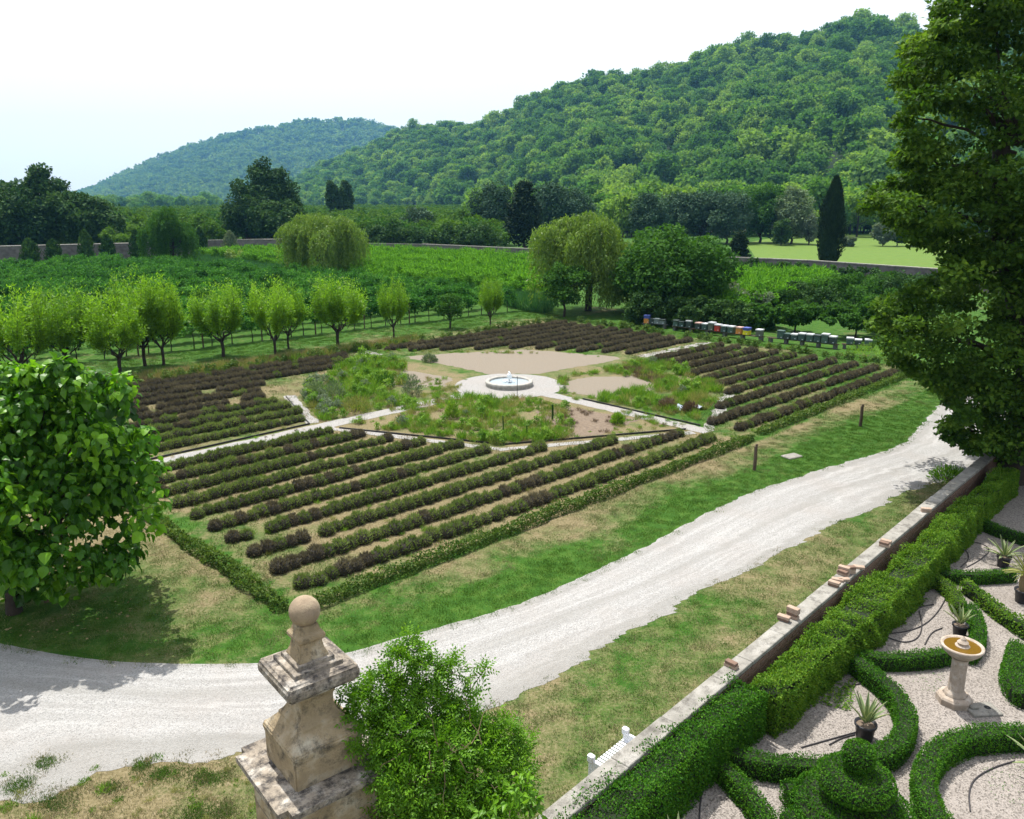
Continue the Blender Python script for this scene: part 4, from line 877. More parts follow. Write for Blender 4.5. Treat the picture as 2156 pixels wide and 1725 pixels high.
hedge('low_hedge', [UN(-21.6, -14.85), UN(-15, -14.9), UN(-8, -14.9), UN(0.1, -14.9)], .28, .27, 'low leafy hedge along the front of the lavender field beside the lawn', dens=900, rough=.24, gap=.20, L=.065, core=.3)
hedge('low_hedge', [UN(1.2, -14.7), UN(8, -14.6), UN(19.6, -14.4)], .27, .26, 'low hedge along the right lavender block, beyond the gap', dens=380, rough=.16, gap=.22, L=.09, W=.07, core=.3)
hedge('low_hedge', [UN(-21.75, -14.4), UN(-21.85, -9), UN(-21.9, -2), UN(-22, 6), UN(-22, 13)], .30, .29, 'low hedge running from the near corner back behind the mulberry', dens=900, rough=.24, gap=.18, L=.065, core=.3)
def small_shrub(seed, mat='hedge', r=.27):
    return crown_mesh('low_shrub', mat, seed, (r, r, r * .8), r * .9, 7, 40, L=.10, W=.08, trunk=False, cr=(.5, .7))
ss = [small_shrub(900 + k) for k in range(4)]; k = 0
for u in np.arange(-20, 19.5, .85): 
    o = link('low_shrub', ss[k % 4], None, UN(u + RNG.normal(0, .12), 14.75 + RNG.normal(0, .06)), k, RNG.uniform(.7, 1.25)); k += 1
    tag(o, 'small round green shrub in the dotted line behind the ' + ('left' if u < 0 else 'far') + ' lavender rows', 'shrub', 'small shrubs behind the ' + ('left' if u < 0 else 'far') + ' lavender rows')
for n in np.arange(-13.2, 13.4, .82):
    if 2.8 < n < 4.2 : continue
    o = link('low_shrub', ss[k % 4], None, UN(21.0 + RNG.normal(0, .06), n + RNG.normal(0, .12)), k, RNG.uniform(.7, 1.25)); k += 1
    wh = 'below the left beehives' if n > 7 else 'below the long middle hive row' if n > 0 else 'below the right beehives' if n > -7 else 'near the linden shade'
    tag(o, 'small round green shrub in the dotted line ' + wh, 'shrub', 'small shrubs in the dotted line ' + wh)

# ------------------------------------------------------------------ weeds and herbs of the octagonal beds
def weed_o(name, seed, mat, n, R_, h, w_, lean=.35): return proto(name, reed_shape(seed, mat, n, R_, h, w_, lean))
WO = [weed_o('weed_clump', 600, 'weed', 60, .22, .42, .022, .45), weed_o('weed_clump', 601, 'weed', 70, .26, .55, .026, .40), weed_o('weed_clump', 602, 'weed_olive', 60, .22, .5, .018, .45),
      weed_o('weed_clump', 603, 'weed_olive', 55, .25, .35, .022, .6), weed_o('weed_clump', 604, 'straw', 45, .2, .5, .014, .4), weed_o('weed_clump', 605, 'heather', 60, .22, .38, .022, .5), weed_o('weed_clump', 606, 'weed', 60, .24, .18, .035, 1.0),
      proto('herb_clump', crown_mesh('herb', 'olive', 607, (.28, .28, .3), .3, 8, 34, L=.09, W=.05, trunk=False, cr=(.4, .6))), proto('herb_clump', crown_mesh('herb', 'weed', 608, (.26, .26, .26), .26, 8, 34, L=.09, W=.06, trunk=False, cr=(.4, .6)))]
zones = [  # polygon on the ground, density per square metre, scale, weights over WO
 ([(740, 890), (790, 872), (880, 850), (965, 838), (1060, 835), (1140, 842), (1190, 855), (1205, 900), (1195, 925), (1050, 938), (900, 915), (800, 905)], 15, (.5, 1.1), [3, 2, 4, 3, 1.0, .5, 5, .1, 1]),
 ([(740, 892), (800, 880), (900, 885), (1000, 905), (1190, 915), (1190, 930), (1048, 938), (960, 925), (860, 912)], 14, (.7, 1.15), [6, 4, .5, 1, .1, 0, 4, 0, 1]),
 ([(1290, 870), (1340, 868), (1440, 895), (1380, 910), (1290, 915)], 9, (.4, .8), [2, 1, 2, 3, 1, 1, 4, 0, .5]),
 ([(1190, 852), (1290, 870), (1290, 915), (1200, 925)], 2.2, (.5, .9), [.3, 0, .3, 0, .5, 5, .4, 0, 0]),
 ([(640, 840), (690, 800), (720, 762), (800, 758), (850, 762), (860, 800), (830, 830), (940, 838), (860, 855), (760, 872), (680, 888)], 12, (.7, 1.3), [4, 5, 3, 1, .8, .4, 2, .5, 2]),
 ([(715, 775), (760, 755), (800, 760), (830, 800), (800, 830), (760, 820)], 9, (1.0, 1.6), [4, 8, 1, 0, .2, 0, 0, 0, 1]),
 ([(632, 830), (665, 810), (700, 880), (680, 890)], 12, (.9, 1.4), [1, 1, 2, 1, 1, 0, 0, 5, 2]),
 ([(860, 748), (960, 741), (1200, 743), (1330, 758), (1180, 747), (960, 744)], 8, (.4, .8), [3, 1, 2, 2, 1, 0, 4, 0, .5]),
 ([(865, 800), (900, 790), (965, 797), (985, 790), (960, 840), (900, 848), (860, 840)], 8, (.4, .8), [2, 1, 3, 3, .5, 0, 5, 0, 1]),
 ([(1175, 795), (1205, 790), (1330, 762), (1420, 772), (1515, 828), (1470, 885), (1400, 872), (1300, 850), (1385, 832), (1375, 805), (1300, 790), (1200, 795), (1190, 830), (1180, 835)], 13, (.6, 1.2), [4, 3, 4, 2, .8, .3, 3, .3, 1]),
 ([(1330, 762), (1400, 765), (1500, 805), (1520, 830), (1470, 850), (1400, 800)], 9, (.9, 1.4), [5, 8, 2, 0, .2, 0, 0, 0, 1]),
 ([(1300, 775), (1330, 770), (1410, 800), (1400, 812), (1330, 795)], 9, (.9, 1.2), [0, 0, .5, 0, 0, 9, 0, 0, 0]),
 ([(1255, 838), (1300, 822), (1390, 818), (1400, 845), (1350, 860), (1270, 850)], 10, (.8, 1.3), [6, 5, .5, .5, 0, 0, 3, 0, 1]),
 ([(1395, 840), (1470, 850), (1465, 885), (1395, 870)], 5, (.6, 1.1), [.5, .5, 3, 2, 3, 2, 0, .5, 0]),
 ([(1180, 838), (1300, 858), (1440, 893), (1460, 885), (1300, 846), (1200, 826)], 6, (.3, .7), [2, 1, 2, 2, 0, 0, 6, 0, 0]),
 ([(980, 744), (1000, 740), (760, 732), (800, 742)], 2, (.5, .9), [3, 1, 2, 2, 1, 0, 4, 0, .5]),
 ([(1335, 764), (1420, 745), (1480, 728), (1500, 732), (1420, 760)], 3, (.3, .6), [3, 1, 1, 2, 1, 0, 6, 0, .5]),
]
WP, WS, WV = [], [], []
for poly, dn, (s0, s1), wt in zones:
    q = fill([G(*p) for p in poly], dn * .8, rl); q = q[fnoise(q[:, 0], q[:, 1], 1.1) > .40]; WP.append(q); WS.append(rl.uniform(s0, s1, len(q)) * (.45 + .75 * fnoise(q[:, 0] + 9, q[:, 1], 1.6))); WV.append(rl.choice(len(WO), len(q), p=np.array(wt) / sum(wt)))
# dry tall weeds behind the left lavender rows
q = np.array([UN(u, n)[:2] for u, n in zip(rl.uniform(-22, 6, 620), rl.normal(15.6, .5, 620))]); WP.append(q); WS.append(rl.uniform(.6, 1.3, len(q))); WV.append(rl.choice(len(WO), len(q), p=[.05, .05, .3, .1, .4, .05, .05, 0, 0]))
q = np.array([UN(u, n)[:2] for u, n in zip(rl.uniform(-20.5, 20, 2600), rl.uniform(-14.5, 14.2, 2600))]); uu, nn_ = toUN(q[:, 0], q[:, 1]); q = q[(uu ** 2 + nn_ ** 2 > 165)]; WP.append(q); WS.append(rl.uniform(.18, .5, len(q))); WV.append(rl.choice(len(WO), len(q), p=[.15, .05, .15, .15, .15, .02, .33, 0, 0]))
q = fill([(-14, 9.5), (-2.8, 9.5), (-2.8, 13), (-8, 12.8), (-14, 12)], 3, rl); WP.append(q); WS.append(rl.uniform(.2, .5, len(q))); WV.append(rl.choice(len(WO), len(q), p=[.2, .05, .1, .2, .1, 0, .35, 0, 0]))
WP = np.concatenate(WP); n_ = len(WP); scatter('weeds', np.c_[WP, np.zeros(n_)], rl.random(n_) * 6.28, np.concatenate(WS), np.concatenate(WV), WO, 'tangled green and straw coloured weeds and herbs in the beds')
for k, (x, y, rr, hh, mt, lab) in enumerate([(702, 842, .75, 1.0, 'olive', 'dark grey-green rounded herb shrub at the left end of the octagon'), (664, 835, .6, .8, 'silver', 'pale silvery flowering herb left of the dark grey shrub'), (748, 868, .8, .75, 'weed_olive', 'straw and olive herb mound in front of the dark grey shrub'), (868, 832, .55, 1.15, 'olive', 'tall wispy grey shrub on the bare patch left of the fountain'), (812, 815, .5, .7, 'bush', 'small dark rose bush left of the wispy grey shrub'), (952, 880, .35, .9, 'weed', 'single tall bright green weed in the front bed'), (905, 762, .5, .45, 'olive', 'low grey shrub by the far brown bed'), (1300, 893, .3, .5, 'weed', 'small yellow-green plant at the right edge of the tilled rows'), (1452, 868, .4, .5, 'heather', 'brown dried dome plant near the plastic sheets'), (1405, 862, .5, .55, 'heather', 'purple-grey faded herb in the right bed'), (1822, 750, 1.5, .8, 'weed', 'low bright yellow-green bush near the last beehives'), (2000, 1012, .75, .5, 'climber', 'low leafy green plant at the wall under the linden')]):
    rng = np.random.default_rng(800 + k); r = empty('herb_shrub', G(x, y), lab, 'shrub'); mb = MB(); n = 900
    d = rdir(n, .4, rng); d[:, 2] = np.abs(d[:, 2]); P_ = d * rng.uniform(.45, 1, (n, 1)) * np.array([rr, rr, hh]); leaves(mb, P_, rdir(n, .5, rng), norm(d + [0, 0, .8] + rng.normal(size=(n, 3)) * .3), rng.uniform(.10, .2, n), .035)
    mb.build('leaves', M[mt], r); tb = MB(); [tube(tb, [(0, 0, 0), tuple(P_[q_] * .5), tuple(P_[q_] * .9)], [.015, .01, .004], 4) for q_ in range(0, 120, 12)]; tb.build('stems', M['twig'], r)
for k, (x, y, a) in enumerate([(1392, 848, .6), (1432, 862, .9), (1472, 862, .5)]):
    mb = MB(); V = np.array([[-.45, -.2, .02], [0, -.22, .16], [.45, -.2, .03], [-.45, .2, .06], [0.05, .18, .20], [.45, .22, .02]]); V = V + RNG.normal(0, .02, V.shape); mb.add(V, [[0, 1, 4, 3], [1, 2, 5, 4]]); mb.add(V - [0, 0, .012], [[3, 4, 1, 0], [4, 5, 2, 1]])
    o = mb.build('plastic_sheet', M['film'], None, G(x, y), a); tag(o, ['crumpled bluish plastic sheet nearest the dark edging, left of three', 'crumpled bluish plastic sheet in the middle of three by the white path', 'crumpled bluish plastic sheet nearest the stone strip, right of three'][k], 'plastic sheet')

# ------------------------------------------------------------------ fountain
FC = UN(0, 0); r = empty('fountain', FC, 'round pale stone fountain basin with a white water jet in the garden centre', 'fountain')
mb = MB(); lathe(mb, [(1.32, 0), (1.30, .12), (1.33, .15), (1.33, .26), (1.29, .29), (1.13, .29), (1.10, .26), (1.10, .05)], 56); mb.build('basin', M['fount'], r)
mb = MB(); lathe(mb, [(1.105, .19), (.6, .195), (.02, .20)], 56); mb.build('water', M['water'], r)
mb = MB(); rng = np.random.default_rng(9)
for k in range(9):
    a = rng.random() * 6.28; q = rng.uniform(.02, .12); tube(mb, [(q * math.cos(a) * t_, q * math.sin(a) * t_, .24 + (.62 - q * 2) * (1 - (1 - t_ * 1.25) ** 2)) for t_ in np.linspace(0, 1.55, 9)], [.05, .05, .045, .04, .035, .03, .025, .02, .012], 6)
for k in range(60):
    a = rng.random() * 6.28; q = rng.uniform(.05, .34); box(mb, (q * math.cos(a), q * math.sin(a), .27 + rng.random() * .03), (.05, .05, .03), a)
mb.build('water_jet', M['foam'], r)
mb = MB(); tube(mb, [(0, 0, .0), (0, 0, .33)], [.12, .06], 10); mb.build('spout', M['fount'], r)
mb = MB(); q = G(1089, 838); tube(mb, [(0, 0, -.1), (0, 0, 1.15)], .018, 6); box(mb, (0, 0, 1.05), (.03, .03, .06)); r = empty('iron_stake', q, 'thin dark iron stake with a small foot in front of the fountain', 'stake'); mb.build('rod', M['plastic'], r); mb = MB(); box(mb, (0, 0, .04), (.16, .16, .1)); mb.build('foot', M['concrete'], r)
for k, (x, y, h, rr_, mt, lab, nm) in enumerate([(1163, 885, .75, .05, 'bush', 'dark green stake in the front bed left of the tilled rows', 'garden_stake'), (1059, 915, .85, .03, 'bush', 'thin green stake in the middle of the front bed', 'garden_stake'), (1109, 925, .6, .025, 'bush', 'thin green stake near the front edge of the front bed', 'garden_stake'),
                     (1588, 990, .95, .07, 'wood', 'weathered wooden post on the lawn by the driveway, nearer one', 'wooden_post'), (1811, 898, .95, .08, 'wood', 'weathered wooden post on the lawn, farther one with a split top', 'wooden_post')]):
    mb = MB(); tube(mb, [(0, 0, -.1), (.01, 0, h * .5), (0, .01, h)], [rr_, rr_ * .95, rr_ * .85], 8); o = mb.build(nm, M['wood' if mt == 'wood' else 'dark'], None, G(x, y)); tag(o, lab, 'post')
    if mt == 'wood': m2 = MB(); box(m2, (.02, 0, h + .03), (rr_ * 1.2, rr_ * .5, .12), .4, jit=.01); m2.build('split_end', M['wood'], o)
mb = MB(); bevel_box(mb, (0, 0, .03), (.75, .5, .06), .03); o = mb.build('stone_cover', M['cement'], None, G(1667, 962), .5); tag(o, 'small pale stone cover lying flat on the lawn', 'cover')

# ------------------------------------------------------------------ beehives
HC = {'dark': (.035, .055, .05), 'green': (.06, .11, .09), 'grey': (.16, .20, .20), 'teal': (.045, .085, .075), 'red': (.40, .05, .03), 'orange': (.50, .22, .05), 'yellow': (.60, .55, .02), 'blue': (.06, .09, .32), 'olive': (.10, .12, .09), 'pink': (.45, .30, .26)}
for k_, c_ in HC.items(): M['hive_' + k_] = plain('hive_paint_' + k_, c_, .6, .25, 6, .3)
def hzx(zx, zy): return (1560 + zx / 3.1706) * .8422, (740 + zy / 3.1706) * .8422
HV = [(181, 0, 'orange', 'blue', 1.45), (221, 0, 'dark', 'dark', .85), (260, 0, 'grey', 'grey', .95), (305, 0, 'grey', 'dark', .85),
      (416, 1, 'green', 'dark', 1.05), (467, 1, 'teal', 'dark', .95), (526, 1, 'dark', 'zinc', 1.3), (602, 1, 'dark', 'pink', 1.1), (657, 1, 'teal', 'zinc', 1.1), (708, 1, 'olive', 'zinc', 1.45), (758, 1, 'red', 'zinc', 1.2), (809, 1, 'teal', 'zinc', 1.15), (862, 1, 'green', 'zinc', 1.15), (925, 1, 'orange', 'pink', 1.15), (978, 1, 'yellow', 'blue', 1.2), (1072, 1, 'olive', 'zinc', 1.15),
      (1243, 2, 'green', 'teal', 1.3), (1297, 2, 'dark', 'teal', .9), (1355, 2, 'teal', 'zinc', .95), (1414, 2, 'teal', 'zinc', 1.2), (1477, 2, 'green', 'zinc', 1.2), (1535, 2, 'teal', 'dark', 1.15), (1594, 2, 'green', 'zinc', 1.5), (1652, 2, 'dark', 'zinc', 1.2),
      (1785, 3, 'green', 'zinc', 1.0), (1850, 3, 'dark', 'zinc', .8), (1930, 3, 'green', 'zinc', .9)]
LN = [((160, 248), (330, 260)), ((400, 272), (1092, 360)), ((1155, 365), (1680, 422)), ((1740, 418), (1960, 432))]
LN = [(G(*hzx(*a)), G(*hzx(*b))) for a, b in LN]; LX = [((160, 330)), ((400, 1092)), ((1155, 1680)), ((1740, 1960))]
hl = ['tall beehive with a blue lid over an orange box, first on the left', 'small dark beehive next to the tall blue and orange one', 'grey-green beehive on the left concrete bench', 'pale grey beehive at the right end of the left bench', 'dark green beehive, first of the long middle row', 'low dark beehive, second of the long middle row', 'tall dark beehive, third of the long middle row', 'dark beehive with a pinkish lid', 'teal beehive between the pink-lidded and the tall olive one', 'tall olive-grey beehive left of the red one', 'red beehive with a grey lid', 'teal beehive just right of the red one', 'green beehive left of the orange one', 'orange-brown beehive beside the yellow one', 'bright yellow beehive with a blue lid', 'olive beehive standing alone right of the yellow one', 'tall green beehive, first of the right row', 'low dark beehive, second of the right row', 'low teal beehive, third of the right row', 'teal beehive, fourth of the right row', 'green beehive, fifth of the right row', 'teal dark-lidded beehive, sixth of the right row', 'tallest green beehive of the right row', 'dark beehive at the right end of the right row', 'grey-lidded beehive beyond the right row, near the yellow-green bush', 'small low beehive half hidden by the yellow-green bush', 'last beehive touching the linden branches']
M['hive_zinc'] = M['zinc']
for (zx, g_, cb, cl, hh), lab in zip(HV, hl):
    a, b = LN[g_]; xa, xb = LX[g_]; t_ = (zx - xa) / (xb - xa); p_ = a + (b - a) * t_; d = b - a; rz = math.atan2(d[1], d[0]); w_ = .44; h_ = .43 * hh
    r = empty('beehive', (p_[0], p_[1], .36), lab, 'beehive', 'beehives in a row', rz + RNG.normal(0, .04)); mb = MB(); bevel_box(mb, (0, 0, h_ * .3), (w_, .46, h_ * .6), .008); mb.build('brood_box', M['hive_' + cb], r)
    mb = MB(); bevel_box(mb, (0, 0, h_ * .6 + h_ * .16 + .006), (w_ * .99, .455, h_ * .3), .008); mb.build('super_box', M['hive_' + (cl if cl == 'blue' else cb)], r)
    mb = MB(); bevel_box(mb, (0, 0, h_ * .95), (w_ + .04, .51, .09), .008); mb.build('lid', M['hive_' + cl], r)
    mb = MB(); box(mb, (0, -.25, .035), (w_ * .8, .10, .02)); mb.build('landing_board', M['hive_' + cb], r); mb = MB(); box(mb, (.10, -.235, .10), (.09, .015, .05)); mb.build('entrance', M['hive_zinc'], r)
sl = ['concrete bench under the four left beehives', 'long plank stand under the middle beehives', 'plank stand under the right beehives', 'plank stand under the last beehives near the linden']
for g_, (a, b) in enumerate(LN):
    d = b - a; L = float(np.linalg.norm(d)); rz = math.atan2(d[1], d[0]); r = empty('hive_stand', a, sl[g_], 'stand', 'stands under the beehives', rz)
    nl = [2, 6, 5, 3][g_]
    for sgn in (-.14, .14): mb = MB(); box(mb, (L / 2, sgn, .325), (L + .3, .10, .05)); mb.build('plank', M['wood'] if g_ else M['concrete'], r)
    for k in range(nl): mb = MB(); box(mb, (L * (k + .05) / (nl - .9), 0, .15), (.22, .38, .30)); mb.build('block', M['concrete'], r)

# ------------------------------------------------------------------ garden wall with coping, loose bricks, bench
Lw = float(np.linalg.norm(WALL_B - WALL_A)); rzw = math.atan2(wdir[1], wdir[0]); WH = .96
r = empty('garden_wall', (*WALL_A, 0), 'low brick garden wall with a cracked grey cement coping', 'wall', None, rzw)
mb = MB(); box(mb, (Lw / 2, 0, WH / 2 - .02), (Lw, .30, WH - .04)); mb.build('wall_core', M['mortar'], r)
s_ = 0; rng = np.random.default_rng(12); cm = []
while s_ < Lw - .1:
    l_ = min(rng.uniform(.9, 2.2), Lw - s_); mb = MB(); bevel_box(mb, (s_ + l_ / 2, rng.normal(0, .006), WH + .035 + rng.normal(0, .003)), (l_ - .008, .36 + rng.normal(0, .008), .09), .012); mb.build('coping_slab', M['cement'], r); s_ += l_
bm = MB(); bevel_box(bm, (0, 0, 0), (.235, .03, .058), .006); bme = bm.mesh('brick', M['brick']); nb = 0; allb = []
for row in range(12):
    x0 = 3.2 + (row % 2) * .12
    while x0 < Lw: allb.append((x0 + rng.normal(0, .004), row)); x0 += .25
# facing bricks seen between the coping and the hedge; the lower courses are one part
vis = [b for b in allb if b[1] >= 9 and 8.0 < b[0] < 26.5]; vis = vis[:300]; rest = [b for b in allb if b not in set(vis)]
for x0, row in vis: link('brick', bme, r, (x0, -.158 - rng.uniform(0, .012), .06 + row * .075), rng.normal(0, .02))
mb = MB()
for x0, row in rest: box(mb, (x0, -.158 - rng.uniform(0, .01), .06 + row * .075), (.235, .03, .058))
tag(mb.build('lower_bricks', M['brick'], r), kind='stuff')
lb = MB(); bevel_box(lb, (0, 0, .032), (.27, .13, .062), .008); lbm = lb.mesh('loose_brick', M['brick_pale']); lbm2 = MB(); bevel_box(lbm2, (0, 0, .032), (.24, .12, .06), .008); lbm2 = lbm2.mesh('loose_brick', M['brick'])
def W6(zx, zy): return 1398 + zx * .3905, 1051 + zy * .3905
BR = [((362, 905), [0, 0], .0, 'at the near end'), ((645, 655), [0, 0], .05, 'of the pair before the tall stack'), ((692, 640), [0, 0, 0, 0], -.1, 'in the tall stack of four'), ((915, 470), [0, 0], .1, 'of the nearest scattered pile'), ((935, 440), [0], .3, 'leaning in the scattered group'), ((965, 410), [0, 0], -.15, 'of the middle scattered pile'), ((968, 440), [0], .8, 'lying askew in the scattered group'), ((1000, 400), [0, 0, 0], .9, 'of the crosswise scattered pile'), ((965, 400), [0, 0, 0], .05, 'of the far scattered pile'), ((1052, 375), [0], .3, 'lying alone beyond the scattered group'), ((1187, 255), [0, 0], .05, 'in the pair far up the wall'), ((1198, 232), [0], .1, 'in the single beyond the far pair'), ((1435, 75), [0, 0], .6, 'in the rubble by the linden'), ((1450, 70), [0], 1.3, 'askew in the rubble by the linden')]
pos_ = ['lowest', 'second from below', 'third from below', 'topmost']
for (zx, zy), st, ar, wh in BR:
    b0 = G(*W6(zx, zy), WH + .08); rel = b0[:2] - WALL_A; s1 = rel @ wdir; lat = np.clip(rel @ -wnor, -.12, .12); b0 = np.array([*(WALL_A + wdir * s1 - wnor * lat), WH + .083])
    for i_ in range(len(st)):
        o = link('loose_brick', lbm if (i_ + zx) % 3 else lbm2, None, b0 + [rng.normal(0, .008), rng.normal(0, .008), i_ * .0635], rzw + PI / 2 + ar + rng.normal(0, .06))
        o['label'] = ('loose brick on the coping, ' + (pos_[i_] + ' ' if len(st) > 1 else '') + wh)[:140]; o['category'] = 'brick'; o['group'] = 'loose bricks on the wall'
# bench behind the wall
bq = G(1298, 1585, .45); br = empty('garden_bench', (*(WALL_A + wdir * ((bq[:2] - WALL_A) @ wdir) - wnor * .66), 0), 'white slatted garden bench with scrolled ends tucked behind the wall', 'bench', None, rzw, .78)
for k in range(13): mb = MB(); bevel_box(mb, (-.62 + k * 1.24 / 12, .0, .44), (.065, .46, .025), .006); mb.build('slat', M['white'], br)
for k in range(10):
    mb = MB(); c_ = (-.54 + k * .12, -.235, .62); tube(mb, [(c_[0] + .045 * math.cos(a), c_[1], c_[2] + .055 * math.sin(a)) for a in np.linspace(0, 2 * PI, 9)], .009, 5); mb.build('scroll', M['white'], br)
mb = MB(); bevel_box(mb, (0, -.235, .72), (1.24, .03, .05), .01); bevel_box(mb, (0, -.235, .52), (1.24, .03, .04), .01); mb.build('back_rail', M['white'], br)
for sg in (-1, 1):
    mb = MB(); bevel_box(mb, (sg * .66, .0, .33), (.06, .44, .66), .015); bevel_box(mb, (sg * .66, .16, .70), (.13, .17, .17), .03); mb.build('armrest', M['white'], br)
    for yy in (-.2, .2): mb = MB(); box(mb, (sg * .6, yy, .2), (.05, .05, .4)); mb.build('leg', M['white'], br)

# ------------------------------------------------------------------ clipped parterre
def two_edge_hedge(name, Lp, Rp, z0, z1, label, mat, dens, L, W, rough=.05, shift=0):
    A = np.array([G(*p, z0 + (z1 - z0) * k / (len(Lp) - 1))[:2] for k, p in enumerate(Lp)]); B = np.array([G(*p, z0 + (z1 - z0) * k / (len(Rp) - 1))[:2] for k, p in enumerate(Rp)])
    A, B = resample(A, 12), resample(B, 12); C = (A + B) / 2 + wnor * shift; wd = np.linalg.norm(A - B, axis=1) * (.92 if shift else 1)
    return hedge(name, C, list(wd), (z0 + z1) / 2, label, mat, dens, L, W, rough)
two_edge_hedge('box_hedge', [(1120, 1790), (1190, 1718), (1265, 1648), (1350, 1572), (1426, 1510), (1533, 1432)], [(1270, 1800), (1318, 1728), (1385, 1660), (1452, 1597), (1540, 1520), (1617, 1462)], 1.0, .95, 'broad dark green clipped box hedge hugging the near end of the wall', 'box', 2300, .042, .030, .045)
two_edge_hedge('box_hedge', [(1555, 1436), (1593, 1405), (1652, 1352), (1722, 1300), (1734, 1262), (1816, 1223), (1906, 1146), (1945, 1105), (1984, 1074), (2040, 1030), (2090, 985)], [(1640, 1452), (1671, 1426), (1781, 1332), (1828, 1301), (1910, 1223), (1984, 1149), (2023, 1102), (2085, 1040), (2140, 990)], .92, .86, 'looser yellow-green box hedge continuing along the wall', 'box_yellow', 2400, .05, .036, .07, .14)
def arc(pts, h, w_, lab, mat='box', dens=2000, L=.036, W=.026, rough=.04):
    h *= .92; w_ *= .86
    return hedge('box_edging', [G(*p, h) for p in pts], w_, h, lab, mat, dens, L, W, rough)
arc([(1785, 1368), (1835, 1405), (1880, 1442), (1906, 1480), (1913, 1520), (1890, 1560), (1840, 1588), (1749, 1602), (1652, 1600), (1566, 1586), (1500, 1560)], .44, .42, 'long curved box edging wrapping round the nearest agave pot')
arc([(1800, 1372), (1860, 1380), (1945, 1377), (2000, 1366)], .38, .34, 'short straight box edging left of the stone birdbath')
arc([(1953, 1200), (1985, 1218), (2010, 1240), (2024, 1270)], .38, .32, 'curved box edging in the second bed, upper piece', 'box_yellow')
arc([(2044, 1270), (2062, 1305), (2062, 1340), (2042, 1366)], .40, .34, 'curved box edging right behind the birdbath bowl')
arc([(1956, 1193), (2007, 1205), (2062, 1205), (2135, 1200)], .36, .32, 'narrow box edging crossing below the third gravel bed')
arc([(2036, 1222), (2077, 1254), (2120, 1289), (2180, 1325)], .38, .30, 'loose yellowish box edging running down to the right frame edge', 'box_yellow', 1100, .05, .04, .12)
arc([(2062, 1090), (2110, 1110), (2190, 1135)], .38, .32, 'shaded box edging at the top of the parterre')
arc([(2230, 1535), (2150, 1532), (2062, 1535), (1990, 1555), (1955, 1598), (1945, 1640), (1962, 1690), (2010, 1760), (2060, 1800)], .46, .46, 'big curved box edging at the lower right corner')
arc([(1523, 1605), (1566, 1645), (1601, 1690), (1640, 1760)], .42, .34, 'slanting box edging at the bottom left of the topiary')
arc([(1660, 1655), (1703, 1652)], .42, .42, 'small square box block left of the topiary')
arc([(1662, 1702), (1704, 1770)], .42, .40, 'lower box block left of the topiary')
arc([(2152, 1352), (2135, 1400), (2152, 1455), (2200, 1460), (2230, 1400), (2190, 1350)], .42, .55, 'rounded box mound at the right frame edge')
# tiered topiary
TQ = G(1808, 1592, 1.36); TQ[2] = 0; r = empty('topiary', TQ, 'tiered round box topiary with a dark ball on top', 'topiary')
def topiary_tier(name, prof, dens, mat='box'):
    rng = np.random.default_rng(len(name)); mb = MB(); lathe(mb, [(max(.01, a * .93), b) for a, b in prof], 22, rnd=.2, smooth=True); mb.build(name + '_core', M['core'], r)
    P_ = np.array(prof); sg = np.linalg.norm(np.diff(P_, axis=0), axis=1); area = (P_[:-1, 0] + P_[1:, 0]) * PI * sg; N_ = (area * dens).astype(int); lb = MB(); VV, NN = [], []
    for (a, b), n in zip(zip(P_[:-1], P_[1:]), N_):
        t_ = rng.random(n)[:, None]; q_ = a + (b - a) * t_; th = rng.random(n) * 6.283; d = (b - a) / (np.linalg.norm(b - a) + 1e-9); nr = np.array([d[1], -d[0]]); c_ = np.stack([np.cos(th), np.sin(th)], 1)
        lump = 1 + (fnoise(th * 1.2 * q_[:, 0] + 5, q_[:, 1] * 2, .25) - .5) * .10
        VV.append(np.concatenate([c_ * q_[:, :1] * lump[:, None], q_[:, 1:]], 1)); NN.append(np.concatenate([c_ * nr[0], np.full((n, 1), nr[1])], 1))
    V, Nn = np.concatenate(VV), np.concatenate(NN); n = len(V); leaves(lb, V, norm(Nn + rng.normal(size=(n, 3)) * .45), norm(Nn * .8 + rng.normal(size=(n, 3)) * .7), rng.uniform(.026, .045, n), .026); lb.build(name, M[mat], r)
topiary_tier('lower_tier', [(.84, .0), (.93, .16), (.95, .34), (.88, .48), (.66, .56), (.30, .60)], 2300)
topiary_tier('middle_tier', [(.26, .72), (.50, .76), (.60, .86), (.58, .98), (.44, 1.08), (.16, 1.12)], 2600)
topiary_tier('top_ball', [(.06, 1.12), (.20, 1.20), (.25, 1.36), (.22, 1.50), (.12, 1.58), (.01, 1.61)], 3200)
